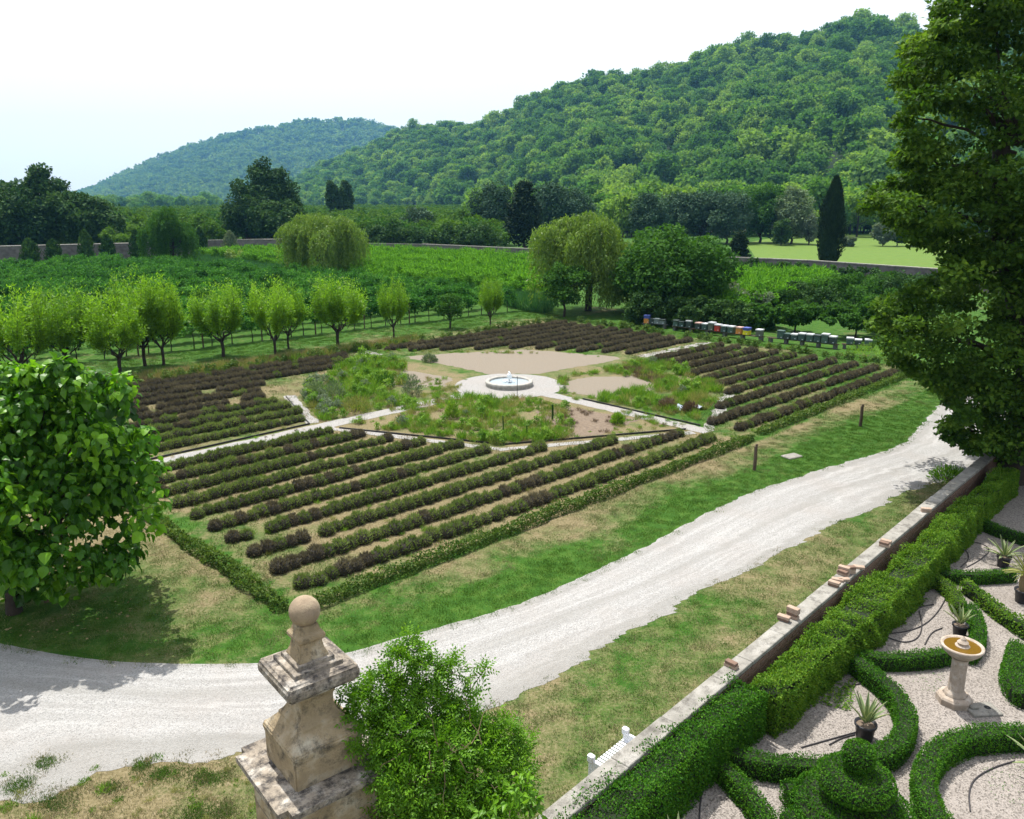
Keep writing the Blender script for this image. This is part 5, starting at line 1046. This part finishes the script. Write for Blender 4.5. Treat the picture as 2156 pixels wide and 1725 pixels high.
# potted agaves
def agave(px, py, z0, sc, lab, n=15, spread=.38, mat='agave', LL=.62, pot=True, trunk=0, W=.075, cat='potted agave'):
    q = G(px, py, z0); q[2] = 0; r = empty('potted_agave' if mat == 'agave' else 'potted_yucca', q, lab, cat, None, px, sc); rng = np.random.default_rng(int(px))
    mb = MB(); lathe(mb, [(.13, 0), (.165, .27), (.185, .27), (.185, .31), (.165, .31), (.155, .26), (.01, .25)], 24); mb.build('pot', M['plastic'], r)
    mb = MB(); lathe(mb, [(.155, .265), (.08, .28), (.01, .285)], 16); mb.build('soil', M['tilled'], r); zb = .28
    if trunk: mb = MB(); tube(mb, [(0, 0, .27), (.01, 0, .27 + trunk * .5), (0, 0, .27 + trunk)], [.09, .11, .10], 9); mb.build('stem', M['straw'], r); zb = .27 + trunk
    for k in range(n):
        a = k * 2.4; el = (1.35 - spread * 1.6 * (k / n)) if mat == 'agave' else rng.uniform(-.2, 1.45); L = LL * (.72 + .3 * rng.random()); m = 7; t = np.linspace(0, 1, m)
        wv = W * np.array([.62, .9, 1, .92, .7, .4, .03]); e = el - .35 * t ** 2 * (1.4 - el) * 1.2; rr = np.cumsum(np.cos(e)) * L / m; zz = np.cumsum(np.sin(e)) * L / m
        c, s_ = math.cos(a), math.sin(a); P_ = np.stack([c * rr, s_ * rr, zb + zz], 1); B = np.array([-s_, c, 0]); up_ = np.stack([-np.sin(e) * c, -np.sin(e) * s_, np.cos(e)], 1)
        V = np.stack([P_ + B * wv[:, None] * .5 + up_ * wv[:, None] * .22, P_ + B * wv[:, None] * .33 + up_ * .006, P_ - up_ * .008, P_ - B * wv[:, None] * .33 + up_ * .006, P_ - B * wv[:, None] * .5 + up_ * wv[:, None] * .22], 1).reshape(-1, 3)
        i, j = np.meshgrid(np.arange(m - 1), np.arange(4), indexing='ij'); F = np.stack([i * 5 + j, i * 5 + j + 1, (i + 1) * 5 + j + 1, (i + 1) * 5 + j], -1).reshape(-1, 4)
        rn = np.tile([.95, .25, .15, .25, .95], m) if mat == 'agave' else np.full(m * 5, rng.random()); lb = MB(); lb.add(V, F, 0, rn, True); lb.build('leaf', M[mat], r)
    return r
agave(1820, 1548, .08, 1.12, 'striped agave in a black pot inside the nearest gravel bed')
agave(2020, 1333, .08, 1.0, 'striped agave in a black pot just behind the birdbath', n=14, LL=.54)
agave(2112, 1188, .08, 1.05, 'wide spreading striped agave in a shaded black pot at the upper right', n=20, spread=.7, LL=.66)
agave(2152, 1262, .08, 1.15, 'spiky yucca head on a fibrous stem in a black pot at the right edge', n=90, mat='yucca', LL=.5, trunk=.42, W=.022, cat='potted yucca')
agave(1424, 1835, .1, 1.0, 'agave cut by the bottom frame edge left of the slanting box edging', n=18, LL=.7)
agave(2190, 1640, .1, 1.1, 'agave with its leaf tips entering at the right frame edge', n=18, spread=.8, LL=.75)
# stone birdbath
BQ = G(2008, 1478, 0.0); r = empty('birdbath', BQ, 'fluted cast stone birdbath with amber water in its bowl', 'birdbath', None, .3)
mb = MB(); lathe(mb, [(.34, 0), (.34, .13), (.31, .17), (.23, .19), (.23, .20)], 8, smooth=False); mb.build('plinth', M['bath'], r)
mb = MB(); th = np.arange(48) * 2 * PI / 48; prof = [(.215, .20), (.20, .24), (.155, .30), (.15, .42), (.145, .8), (.15, .98), (.18, 1.04)]
V = np.array([[(a * (1 - .05 * (k % 4 in (0, 3)) * (.28 < b < 1.0))) * math.cos(t_), (a * (1 - .05 * (k % 4 in (0, 3)) * (.28 < b < 1.0))) * math.sin(t_), b] for a, b in prof for k, t_ in enumerate(th)])
i, j = np.meshgrid(np.arange(len(prof) - 1), np.arange(48), indexing='ij'); j2 = (j + 1) % 48; mb.add(V, np.stack([i * 48 + j, i * 48 + j2, (i + 1) * 48 + j2, (i + 1) * 48 + j], -1).reshape(-1, 4)); mb.build('column', M['bath'], r)
mb = MB(); lathe(mb, [(.16, 1.04), (.26, 1.10), (.36, 1.20), (.40, 1.27), (.40, 1.31), (.36, 1.315), (.33, 1.28), (.20, 1.22), (.01, 1.20)], 40); mb.build('bowl', M['bath'], r)
mb = MB(); lathe(mb, [(.338, 1.288), (.2, 1.289), (.01, 1.29)], 40); mb.build('water', M['amber'], r)
mb = MB(); lathe(mb, [(.13, 1.22), (.14, 1.30), (.09, 1.33), (.11, 1.37), (.06, 1.42), (.05, 1.45), (.01, 1.50)], 12, smooth=False); mb.build('knob', M['bath'], r)
mb = MB(); bevel_box(mb, (0, 0, .03), (.62, .42, .055), .015); bevel_box(mb, (-.17, .03, .085), (.16, .12, .06), .02); o = mb.build('stone_slab', M['cement'], None, G(2068, 1497), .1); tag(o, 'small grey paving slab with a round hole beside the birdbath foot', 'slab')
m2 = MB(); lathe(m2, [(.065, .059), (.05, .061), (.01, .061)], 18, c=(.12, .02, 0)); m2.build('hole', M['plastic'], o)
# drip hoses
HS = [([(1070, 785), (1080, 745), (1200, 732), (1350, 712), (1450, 650), (1520, 545), (1530, 470)], 'long drip hose looping through the second gravel bed'), ([(1330, 612), (1400, 580), (1455, 572)], 'short hose end in the second gravel bed'), ([(1375, 605), (1395, 690), (1370, 760), (1290, 782), (1190, 745), (1180, 722)], 'hose loop inside the second gravel bed'), ([(1405, 790), (1440, 722), (1500, 700)], 'curved hose piece nearest the short box edging'),
      ([(1600, 370), (1655, 320), (1605, 250), (1690, 232), (1770, 275), (1700, 335), (1630, 372)], 'coiled hose in the third shaded gravel bed'), ([(740, 1345), (880, 1305), (1035, 1262)], 'hose leading to the nearest agave pot'), ([(890, 1330), (960, 1292), (1030, 1275)], 'second shorter hose leading to the nearest agave pot'), ([(1650, 1690), (1640, 1590), (1670, 1510), (1780, 1450), (1890, 1418)], 'hose curving across the lower right gravel bed'), ([(190, 1740), (195, 1640), (215, 1555)], 'straight hose in the bottom left gravel bed'), ([(950, 1060), (960, 1020), (1060, 1000)], 'thin hose bend above the nearest agave')]
for pts, lab in HS:
    P_ = smooth(np.array([[*G(*W6(*p))[:2], .025] for p in pts]), 3); mb = MB(); tube(mb, P_ - P_[0], .013, 6); o = mb.build('drip_hose', M['hose'], None, P_[0]); tag(o, lab, 'hose', 'drip hoses on the parterre gravel')
# clippings and fallen leaves
def litter(name, poly, dens, mat, L, lab, z=.02, up=True):
    P_ = fill([G(*p) for p in poly], dens, rl); n = len(P_); sel = fnoise(P_[:, 0], P_[:, 1], .7) > .42; P_ = P_[sel]; n = len(P_); mb = MB()
    leaves(mb, np.c_[P_, rl.uniform(z, z + .04, n)], norm(rl.normal(size=(n, 3)) * .5 + [0, 0, 1]), norm(np.c_[rl.normal(size=(n, 2)), rl.normal(0, .2, n)]), rl.uniform(.6, 1.3, n) * L, L * .6); o = mb.build(name, M[mat]); tag(o, lab, kind='stuff')
litter('clippings', [(1640, 1450), (1740, 1400), (1790, 1400), (1800, 1440), (1790, 1500), (1700, 1480)], 900, 'box_yellow', .055, 'pale green hedge clippings strewn on the nearest gravel bed')
litter('clippings', [(1830, 1310), (1950, 1215), (1960, 1260), (1900, 1300)], 500, 'box_yellow', .055, 'pale green hedge clippings strewn on the second gravel bed')
litter('clippings', [(1900, 1420), (1980, 1420), (2010, 1440), (1960, 1470)], 160, 'box', .03, 'green moss and clippings on the gravel left of the birdbath')
litter('clippings', [(2060, 1600), (2156, 1590), (2156, 1700), (2100, 1700)], 130, 'box', .03, 'green clippings on the lower right gravel bed')

# ------------------------------------------------------------------ gate pier with ball finial
PQ = GY(641, 1286, 9.3); PQ = np.array([PQ[0], PQ[1], 0]); prz = R(39)
r = empty('gate_pier', PQ, 'weathered sandstone gate pier crowned by a stone ball', 'gate pier', None, prz)
def zf(z): return z if z >= 4 else 4 - (4 - z) * .875
def sq(name, prof, mat, bev=.012, nseg=2):
    mb = MB(); lathe(mb, [(a * math.sqrt(2), b) for a, b in prof], 4, smooth=False, rot=PI / 4); me_top = [0, 1, 2, 3]
    n = len(prof); mb.add(np.array([[a_ * prof[-1][0], b_ * prof[-1][0], prof[-1][1]] for a_, b_ in ((1, 1), (-1, 1), (-1, -1), (1, -1))]), [[0, 1, 2, 3]])
    o = mb.build(name, M[mat], r); 
    import bmesh
    bm_ = bmesh.new(); bm_.from_mesh(o.data); bmesh.ops.remove_doubles(bm_, verts=bm_.verts, dist=.0005)
    if bev:
        ed = [e for e in bm_.edges if len(e.link_faces) == 2 and e.calc_face_angle(0) > .45]; bmesh.ops.bevel(bm_, geom=ed, offset=bev, segments=nseg, affect='EDGES', clamp_overlap=True)
    bm_.to_mesh(o.data); bm_.free(); return o
def redent(mb, h, c, z0, z1):
    p = [(h - c, -h), (h - c, -h + c), (h, -h + c), (h, h - c), (h - c, h - c), (h - c, h), (-h + c, h), (-h + c, h - c), (-h, h - c), (-h, -h + c), (-h + c, -h + c), (-h + c, -h)]
    V = [[*q, z0] for q in p] + [[*q, z1] for q in p]; n = 12; mb.add(np.array(V), [[i, (i + 1) % n, n + (i + 1) % n, n + i] for i in range(n)]); mb.add(np.array(V[n:]), [list(range(n))])
mb = MB(); redent(mb, .66, .11, -.1, zf(2.42)); mb.build('shaft', M['stone'], r)
for z_ in (.55, 1.1, 1.65, 2.1): mb = MB(); redent(mb, .6635, .11, z_, z_ + .012); mb.build('joint', M['mortar'], r)
mb = MB(); redent(mb, .70, .11, zf(2.42), zf(2.50)); mb.build('moulding', M['stone'], r)
mb = MB(); redent(mb, .82, .13, zf(2.50), zf(2.60)); o = mb.build('ledge', M['stone_dark'], r)
sq('plinth_block', [(.475, 2.775), (.475, 3.17), (.49, 3.20), (.495, 3.27), (.465, 3.31), (.44, 3.32)], 'stone', .018)
sq('flared_neck', [(.44, 3.32), (.325, 3.445), (.32, 3.48), (.28, 3.515), (.24, 3.58), (.215, 3.68), (.22, 3.79), (.25, 3.87), (.32, 3.94), (.39, 3.975), (.44, 4.00)], 'stone', .004)
sq('cap_slab', [(.44, 4.00), (.475, 4.02), (.492, 4.07), (.492, 4.18), (.46, 4.235)], 'stone_dark', .03, 3)
sq('lower_step', [(.33, 4.235), (.33, 4.285), (.325, 4.29)], 'stone_dark', .006); sq('upper_step', [(.255, 4.29), (.255, 4.34), (.25, 4.345)], 'stone_dark', .006)
sq('finial_pedestal', [(.205, 4.345), (.20, 4.37), (.165, 4.45), (.145, 4.56), (.185, 4.60), (.185, 4.655), (.145, 4.69), (.125, 4.76), (.12, 4.79)], 'stone', .008)
mb = MB(); a_ = np.linspace(-PI / 2 + .05, PI / 2 - .02, 26); lathe(mb, [(.197 * math.cos(t_), 4.945 + .197 * math.sin(t_)) for t_ in a_], 40); mb.build('ball', M['ball'], r)
mb = MB(); box(mb, (0, 0, 0), (.9, .16, .08), jit=.004); o = mb.build('rail_end', M['metal'], None, GY(92, 1722, 4.6) + [-.3, -.25, -.04], R(-38)); tag(o, 'brown painted metal rail end at the bottom left corner', 'rail')

# ------------------------------------------------------------------ climber beside the pier
def climber():
    rng = np.random.default_rng(44); Yc = 9.6
    C = [(760, 1500, 9.4, .22), (800, 1450, 9.6, .22), (845, 1400, 9.7, .17), (870, 1368, 9.8, .10), (900, 1420, 9.8, .20), (950, 1412, 9.9, .12), (990, 1420, 10.0, .05), (840, 1480, 9.6, .30), (910, 1490, 9.7, .30), (960, 1530, 9.7, .30), (780, 1550, 9.3, .25), (850, 1560, 9.3, .38), (930, 1590, 9.3, .42), (1010, 1560, 9.7, .28), (1060, 1560, 9.8, .20), (1090, 1590, 9.8, .14), (1000, 1620, 9.4, .38), (1070, 1640, 9.5, .25), (870, 1650, 9.0, .42), (960, 1690, 9.0, .42), (1050, 1700, 9.2, .30), (820, 1620, 9.1, .25), (900, 1740, 8.9, .45), (1000, 1760, 8.9, .45), (860, 1800, 8.9, .4), (800, 1700, 9.2, .2), (930, 1850, 9.0, .5), (1100, 1610, 9.9, .08), (735, 1470, 9.5, .12), (865, 1345, 9.8, .05), (835, 1375, 9.8, .06), (1020, 1410, 10, .04), (950, 1390, 9.9, .06), (1045, 1500, 9.9, .07), (1075, 1530, 9.9, .07), (1110, 1560, 9.9, .06), (985, 1470, 9.8, .10), (1115, 1640, 9.6, .07), (745, 1440, 9.6, .06)]
    base = np.array([*GY(900, 1700, 9.3)[:2], 0]); r = empty('climbing_shrub', base, 'bright green feathery climbing shrub spilling beside the stone pier', 'climber'); P_, N_, T_, L_, R_ = [], [], [], [], []; tb = MB()
    for x, y, Yd, rad in C:
        rad *= .9; c = GY(x, y, Yd) - base; k = max(14, int(300 * (rad / .3) ** 1.8)); low = y > 1640
        branch(tb, (rng.uniform(-.3, .3), rng.uniform(-.2, .2), max(0, c[2] - 2.4)), c, .018, .006, rng, .12, 7, 5)
        for _ in range(k):
            d = rdir(1, .35, rng)[0]; p = c + d * rad * (.35 + .75 * rng.random() ** .5); ax = norm((d * .7 + rng.normal(size=3) * .45 + [0, 0, .1])[None])[0]; ln = rng.uniform(.12, .24); nl = 4 if not low else 3
            side = norm(np.cross(ax, norm((d + [0, 0, .6] + rng.normal(size=3) * .3)[None])[0])[None])[0]; nn = np.cross(side, ax); cr = rng.random()
            for q_ in range(nl):
                t_ = (q_ + .6) / nl * ln; pp_ = p + ax * t_ - np.array([0, 0, 1]) * (t_ / ln) ** 2 * .03
                for sg in (-1, 1): P_.append(pp_); T_.append(side * sg + ax * .55); N_.append(nn); L_.append(rng.uniform(.055, .085) * (1 - .3 * q_ / nl)); R_.append(.6 * cr + .4 * rng.random())
            P_.append(p + ax * ln); T_.append(ax); N_.append(nn); L_.append(.06); R_.append(cr)
    P_, N_, T_, L_, R_ = map(np.array, (P_, N_, T_, L_, R_)); m = P_[:, 2] < 10
    mb = MB(); leaves(mb, P_, N_ + rng.normal(size=P_.shape) * .15, T_, L_, L_ * .44, 0, R_, 0, .12); mb.build('leaves', M['climber'], r); 
    for k in range(26):
        a = GY(rng.uniform(820, 1060), rng.uniform(1560, 1720), 8.9) - base; b = a + rng.normal(size=3) * [.35, .2, .3]; branch(tb, a, b, .007, .003, rng, .15, 5, 4)
    for x, y, x2, y2 in [(940, 1425, 1045, 1410), (960, 1445, 1030, 1415), (870, 1400, 868, 1345), (1000, 1560, 1110, 1570), (900, 1400, 990, 1440)]:
        branch(tb, GY(x, y, 9.8) - base, GY(x2, y2, 9.9) - base, .005, .002, rng, .12, 7, 4, sag=.1)
    tb.build('stems', M['twig'], r)
climber()
def leafy_shrub(C, lab, mat, seed, L=.11, k0=70):
    rng = np.random.default_rng(seed); base = np.array([*GY(C[0][0], C[0][1], C[0][2])[:2], 0]); r = empty('broadleaf_shrub', base, lab, 'shrub'); mb = MB(); tb = MB(); cs = np.array([GY(x, y, Y) - base for x, y, Y, _ in C]); rad = np.array([q[3] for q in C])
    clump_leaves(mb, cs, rad, k0, L, L * .42, rng, 0, 1.0, .4, .12, .6); mb.build('leaves', M[mat], r)
    for c in cs: branch(tb, (0, 0, 0), c, .02, .006, rng, .1, 6, 5)
    tb.build('stems', M['twig'], r)
leafy_shrub([(1075, 1700, 8.6, .26), (1110, 1725, 8.6, .2), (1030, 1740, 8.5, .25), (1095, 1660, 8.8, .16), (1120, 1690, 8.7, .10), (1060, 1780, 8.5, .3), (1000, 1800, 8.4, .3)], 'broad-leaved lighter green shrub at the bottom frame edge below the climber', 'climber', 91)

# ------------------------------------------------------------------ mulberry at the left
def mulberry():
    rng = np.random.default_rng(8); base = G(30, 1290); r = empty('mulberry_tree', base, 'round mulberry tree with big bright green leaves at the left frame edge', 'tree'); Yb = base[1]
    ctr = GY(90, 1020, Yb + .1); Rx, Ry, Rz = 2.3, 2.45, 2.55; n = 230; d = rdir(n, .15, rng); C = d * (.55 + .47 * rng.random((n, 1)) ** .6) * [Rx, Ry, Rz] * (1 + .16 * np.sin(d[:, :1] * 4 + 1) * np.cos(d[:, 2:] * 5)); C = C[fnoise(C[:, 0] * 1.0 + 4, C[:, 2] + C[:, 1] * .6, .9) > .33]; n = len(C)
    tops = [(122, 768, .16), (118, 790, .25), (175, 786, .18), (205, 800, .2), (60, 782, .2), (120, 800, .4), (155, 800, .4), (190, 812, .4), (230, 815, .4), (60, 800, .45), (10, 815, .5), (300, 925, .35), (320, 985, .35), (325, 1040, .3), (300, 1100, .35), (275, 1160, .3), (230, 1185, .3), (180, 1200, .3), (40, 1215, .35), (-60, 1200, .4), (0, 1235, .4), (60, 1240, .3), (110, 1225, .3), (130, 770, .3), (20, 790, .35), (255, 815, .3), (260, 850, .35)]
    C = np.concatenate([C, np.array([GY(x, y, Yb + rng.uniform(-.8, .4)) - ctr for x, y, _ in tops])]) + (ctr - base); rad = np.r_[rng.uniform(.38, .62, n), [q[2] for q in tops]]
    P_, N_, T_, L_, Rn = [], [], [], [], []
    for c, rr in zip(C, rad):
        k = 62; dd = rdir(k, .2, rng); p = c + dd * rr * rng.uniform(.5, 1.1, (k, 1)); P_.append(p); N_.append(norm(dd * .8 + [0, 0, .55] + rng.normal(size=(k, 3)) * .35)); T_.append(norm(dd * .55 + rng.normal(size=(k, 3)) * .45 - [0, 0, .75])); L_.append(rng.choice([.12, .17, .22, .28], k, p=[.2, .35, .3, .15]) * rng.uniform(.9, 1.1, k)); Rn.append(np.clip(rng.random(k) * .55 + rng.random() * .45, 0, 1))
    P_, N_, T_, L_, Rn = map(np.concatenate, (P_, N_, T_, L_, Rn)); cam_ = np.array([0, 0, CAMZ]) - base; dcam = np.linalg.norm(P_ - cam_, axis=1); oq = np.argsort(dcam + .9 * rng.random(len(P_)))
    near, far = oq[:300], oq[300:]; mb = MB(); leaves(mb, P_[far], N_[far], T_[far], L_[far], L_[far] * .82, 0, Rn[far], .16, .18); tag(mb.build('foliage', M['mulberry'], r), kind='stuff')
    lm = []
    for k in range(6): mb = MB(); leaves(mb, np.zeros((1, 3)), np.array([[0, 0, 1.0]]), np.array([[1.0, 0, 0]]), 1.0, .8 + .03 * k, 0, np.array([.15 + k * .15]), .16, .12 + .03 * k); lm.append(mb.mesh('leaf', M['mulberry']))
    for k in near:
        T, Nn = Vector(T_[k]), Vector(N_[k]); B = Nn.cross(T).normalized(); Nn = T.cross(B); mx = Matrix((T, B, Nn)).transposed().to_4x4(); o = link('leaf', lm[int(Rn[k] * 5.99)], r); o.matrix_local = Matrix.Translation(P_[k]) @ mx @ Matrix.Scale(float(L_[k]), 4)
    tb = MB(); tube(tb, [(0, 0, -.1), (.05, 0, .7), (.0, .05, 1.3), (.1, .1, 2.2)], [.20, .16, .15, .10], 9); cc = ctr - base
    for k in range(0, n, 12): branch(tb, (0, 0, 1.1), C[k], .06, .015, rng, .1, 6, 5)
    tb.build('trunk', M['bark_dark'], r)
    q = G(98, 1268) ; tb = MB(); tube(tb, [(0, 0, 0), (.02, 0, .8), (0, 0, 1.7)], [.06, .05, .04], 6); tb.build('support_stake', M['wood'], r, q - base)
mulberry()
litter('fallen_leaves', [(0, 1180), (240, 1190), (300, 1290), (150, 1370), (0, 1340)], 9, 'straw', .09, 'scattered yellow fallen leaves under the mulberry', .012)

# ------------------------------------------------------------------ big linden on the right
def linden():
    rng = np.random.default_rng(19); base = G(2128, 1012); r = empty('linden_tree', base, 'huge shady linden tree filling the right edge of the frame', 'tree'); Yb = base[1]
    by = [-140, -20, 20, 60, 100, 140, 180, 215, 260, 300, 335, 365, 400, 440, 470, 500, 530, 575, 600, 640, 690, 740, 790, 830, 870, 905, 945, 970]
    bx = [2050, 2010, 1965, 1975, 1900, 1915, 1880, 1925, 1875, 1920, 1870, 1915, 1835, 1822, 1880, 1905, 1985, 1995, 1930, 1855, 1838, 1875, 1915, 1985, 2010, 1965, 2030, 2060]
    C, rad = [], []
    while len(C) < 980:
        y = rng.uniform(-140, 968); b = np.interp(y, by, bx); depth = rng.normal(0, 2.4); x = b + 14 + rng.random() ** 1.1 * (2600 - b); rr = rng.uniform(.4, .95)
        if y > 800: rr *= .6; depth *= .7
        if y > 900 and x > 2300: continue
        if abs(depth) > 4.8 or x < b + rr * 26: continue
        if rng.random() < .45 and x < b + 150: depth = abs(depth) * -.6
        C.append(GY(x, y, Yb + 1.0 + depth) - base); rad.append(rr)
    for y in np.arange(-120, 965, 11.0):
        b = np.interp(y, by, bx); C.append(GY(b + rng.uniform(6, 30), y, Yb + rng.uniform(-2, 2)) - base); rad.append(rng.uniform(.28, .5))
    for _ in range(130): C.append(GY(rng.uniform(2085, 2400), rng.uniform(380, 940), Yb - rng.uniform(.4, 2.2)) - base); rad.append(rng.uniform(.5, .85))
    for _ in range(150): C.append(GY(rng.uniform(2110, 2500), rng.uniform(560, 1080), Yb + rng.uniform(.5, 4.5)) - base); rad.append(rng.uniform(.6, 1.0))
    C, rad = np.array(C), np.array(rad); rad = rad[C[:, 2] > .9]; C = C[C[:, 2] > .9]; mb = MB()
    clump_leaves(mb, C, rad, 150, .165, .12, rng, 0, .36, 1.2, 0, .10, inner=.3); mb.build('crown', M['big'], r)
    tb = MB(); f = GY(2108, 300, Yb + .5) - base; tube(tb, [(0, 0, -.2), (.1, 0, 1.5), (.1, .1, 4.5), (f[0] * .8, .3, f[2] * .75), tuple(f)], [.62, .5, .42, .34, .26], 12)
    for x, y, r0 in [(2075, 225, .16), (2156, 215, .16), (2060, 150, .1), (2000, 160, .08), (1930, 250, .07), (1960, 330, .08), (1900, 420, .08), (1990, 480, .09), (1900, 680, .08), (1990, 700, .10), (1980, 900, .05), (2200, 400, .12), (2250, 600, .12), (2100, 60, .08)]:
        e = GY(x, y, Yb + rng.uniform(-.5, 1)) - base; s_ = np.array([f[0] * min(1, e[2] / f[2]) * .8, .2, max(2.0, min(f[2], e[2] - 1.2))]); branch(tb, s_, e, r0 * 1.3, r0 * .35, rng, .12, 8, 7)
    tb.build('trunk', M['bark_dark'], r)
linden()

# ------------------------------------------------------------------ grass tufts on the lawns
def grass_mat():
    m, nt = newmat('grass_blade'); t = NT(nt); d = t.attr('dry', 'INSTANCER'); oi = t.n('ShaderNodeObjectInfo').outputs['Random']
    f = t.math('ADD', d, t.math('MULTIPLY', t.math('SUBTRACT', oi, .5), .7))
    g_ = t.ramp(oi, [(.0, (.045, .12, .012)), (1, (.095, .19, .025))]); dr_ = t.ramp(oi, [(0, (.17, .145, .07)), (1, (.32, .27, .16))])
    col = t.mix(t.ramp(f, [(.32, (0, 0, 0)), (.85, (1, 1, 1))]), g_, dr_); b = t.n('ShaderNodeBsdfPrincipled'); t.l(col, b.inputs['Base Color']); b.inputs['Roughness'].default_value = .7; b.inputs['Specular IOR Level'].default_value = .1
    tr_ = t.n('ShaderNodeBsdfTranslucent'); t.l(col, tr_.inputs[0]); mx = t.n('ShaderNodeMixShader'); mx.inputs[0].default_value = .35; t.l(b.outputs[0], mx.inputs[1]); t.l(tr_.outputs[0], mx.inputs[2]); t.l(mx.outputs[0], t.n('ShaderNodeOutputMaterial').inputs[0]); return m
M['grass'] = grass_mat()
tuft = [proto('grass_tuft', reed_shape(950 + k, 'grass', 26, .16, .07, .012, .8)) for k in range(3)]
def tufts(name, poly, dens, s0, s1, lab):
    P_ = fill(poly, dens, rl); jj = rl.normal(0, .13, P_.shape); P_ = P_[~inpoly(P_[:, 0] + jj[:, 0], P_[:, 1] + jj[:, 1], gravel_poly)]; P_ = P_[wall_side(P_[:, 0], P_[:, 1]) < -.25]; u, n = toUN(P_[:, 0], P_[:, 1]); P_ = P_[~((abs(u) < 21.5) & (abs(n + .2) < .7) & (u < -2)) & (u ** 2 + n ** 2 > 121)]; dry = dryness(P_[:, 0], P_[:, 1]); keep = rl.random(len(P_)) > dry * .75; P_, dry = P_[keep], dry[keep]; n = len(P_)
    scatter(name, np.c_[P_, np.zeros(n)], rl.random(n) * 6.28, rl.uniform(s0, s1, n), rl.integers(0, 3, n), tuft, lab, attrs={'dry': dry})
tufts('lawn_grass', [G(-120, 1120), G(330, 1100), G(640, 1300), G(1600, 935), G(2000, 780), G(2080, 860), G(2156, 940), G(2060, 985), G(1140, 1760), G(-150, 1760)], 58, .5, 1.1, 'short patchy lawn grass, green and sun-dried')
tufts('meadow_grass', [G(-60, 795), G(1110, 655), G(1350, 690), G(2000, 775), G(1600, 935), G(640, 1300), G(330, 1100), G(-200, 1120)], 11, 1.0, 1.8, 'sparse grass between the lavender rows and under the willows')
for k, (x, y, rr) in enumerate([(335, 1632, .42), (430, 1640, .34), (230, 1660, .2), (95, 1607, .2), (300, 1612, .16), (470, 1712, .4), (410, 1718, .3), (40, 1655, .3), (120, 1690, .5)]):
    n = int(170 * rr); a = rl.random(n) * 6.28; q = np.abs(rl.normal(0, .62, n)) * rr; c = G(x, y); P_ = np.c_[c[0] + np.cos(a) * q * 1.4, c[1] + np.sin(a) * q]; scatter('grass_clump', np.c_[P_, np.zeros(n)], a, rl.uniform(.5, 1.1, n), rl.integers(0, 3, n), tuft, 'green grass clump on the gravelly ground at the lower left', attrs={'dry': np.clip(.1 + .3 * (k % 3 == 2) + .5 * (q / rr) ** 2 + rl.normal(0, .12, n), 0, 1)})

# ------------------------------------------------------------------ a car parked beyond the far vineyard
cq = atY(1050, 500, 190); r = empty('parked_car', cq, 'small white car half hidden by dark shrubs beyond the far vineyard', 'car', None, R(20))
mb = MB(); bevel_box(mb, (0, 0, .62), (4.2, 1.7, .62), .12); mb.build('body', M['white'], r)
mb = MB(); box(mb, (-.2, 0, 1.18), (2.3, 1.5, .5), taper=.8); mb.build('cabin', M['plastic'], r); mb = MB(); box(mb, (-.2, 0, 1.45), (1.75, 1.15, .05)); mb.build('roof', M['white'], r)
for wx in (-1.3, 1.3):
    for wy in (-.8, .8): mb = MB(); tube(mb, [(wx, wy - .1, .32), (wx, wy + .1, .32)], .32, 14); mb.build('wheel', M['plastic'], r)

# shrubs leaning on the boundary wall below the field, and dry weeds in the yard
for k, x in enumerate([1585, 1618, 1655, 1700, 1755, 1800, 1842, 1890, 1940]):
    Yw = float(np.interp(x, [1590, 1672, 1953], [112, 108.7, 94])) - 1.6
    broadleaf('wall_shrub', atY(x, 500, Yw), RNG.uniform(1.5, 2.5), RNG.uniform(1.2, 2.0), ['ivy-like shrub on the wall below the squat dark conifer', 'dark shrub on the boundary wall just right of the conifer', 'dark shrub against the wall between conifer and cypress', 'shrub against the wall just left of the cypress foot', 'dark shrub at the very foot of the cypress', 'shrub against the wall just right of the cypress', 'low shrub on the wall under the middle of the field', 'dark shrub on the wall near the linden branches', 'last wall shrub, touching the linden branches'][k], ['dark', 'bush'][k % 3 == 1], 22, 80, .28, .2, .02, 1200 + k)
yp = fill([G(-60, 1720), G(120, 1660), G(300, 1620), G(520, 1600), G(560, 1750), G(-60, 1760)], 10, rl); n_ = len(yp)
scatter('yard_weeds', np.c_[yp, np.zeros(n_)], rl.random(n_) * 6.28, rl.uniform(.12, .32, n_), rl.choice([2, 3, 4, 6], n_, p=[.2, .2, .3, .3]), WO, 'sparse dry weeds on the gravelly ground at the lower left')
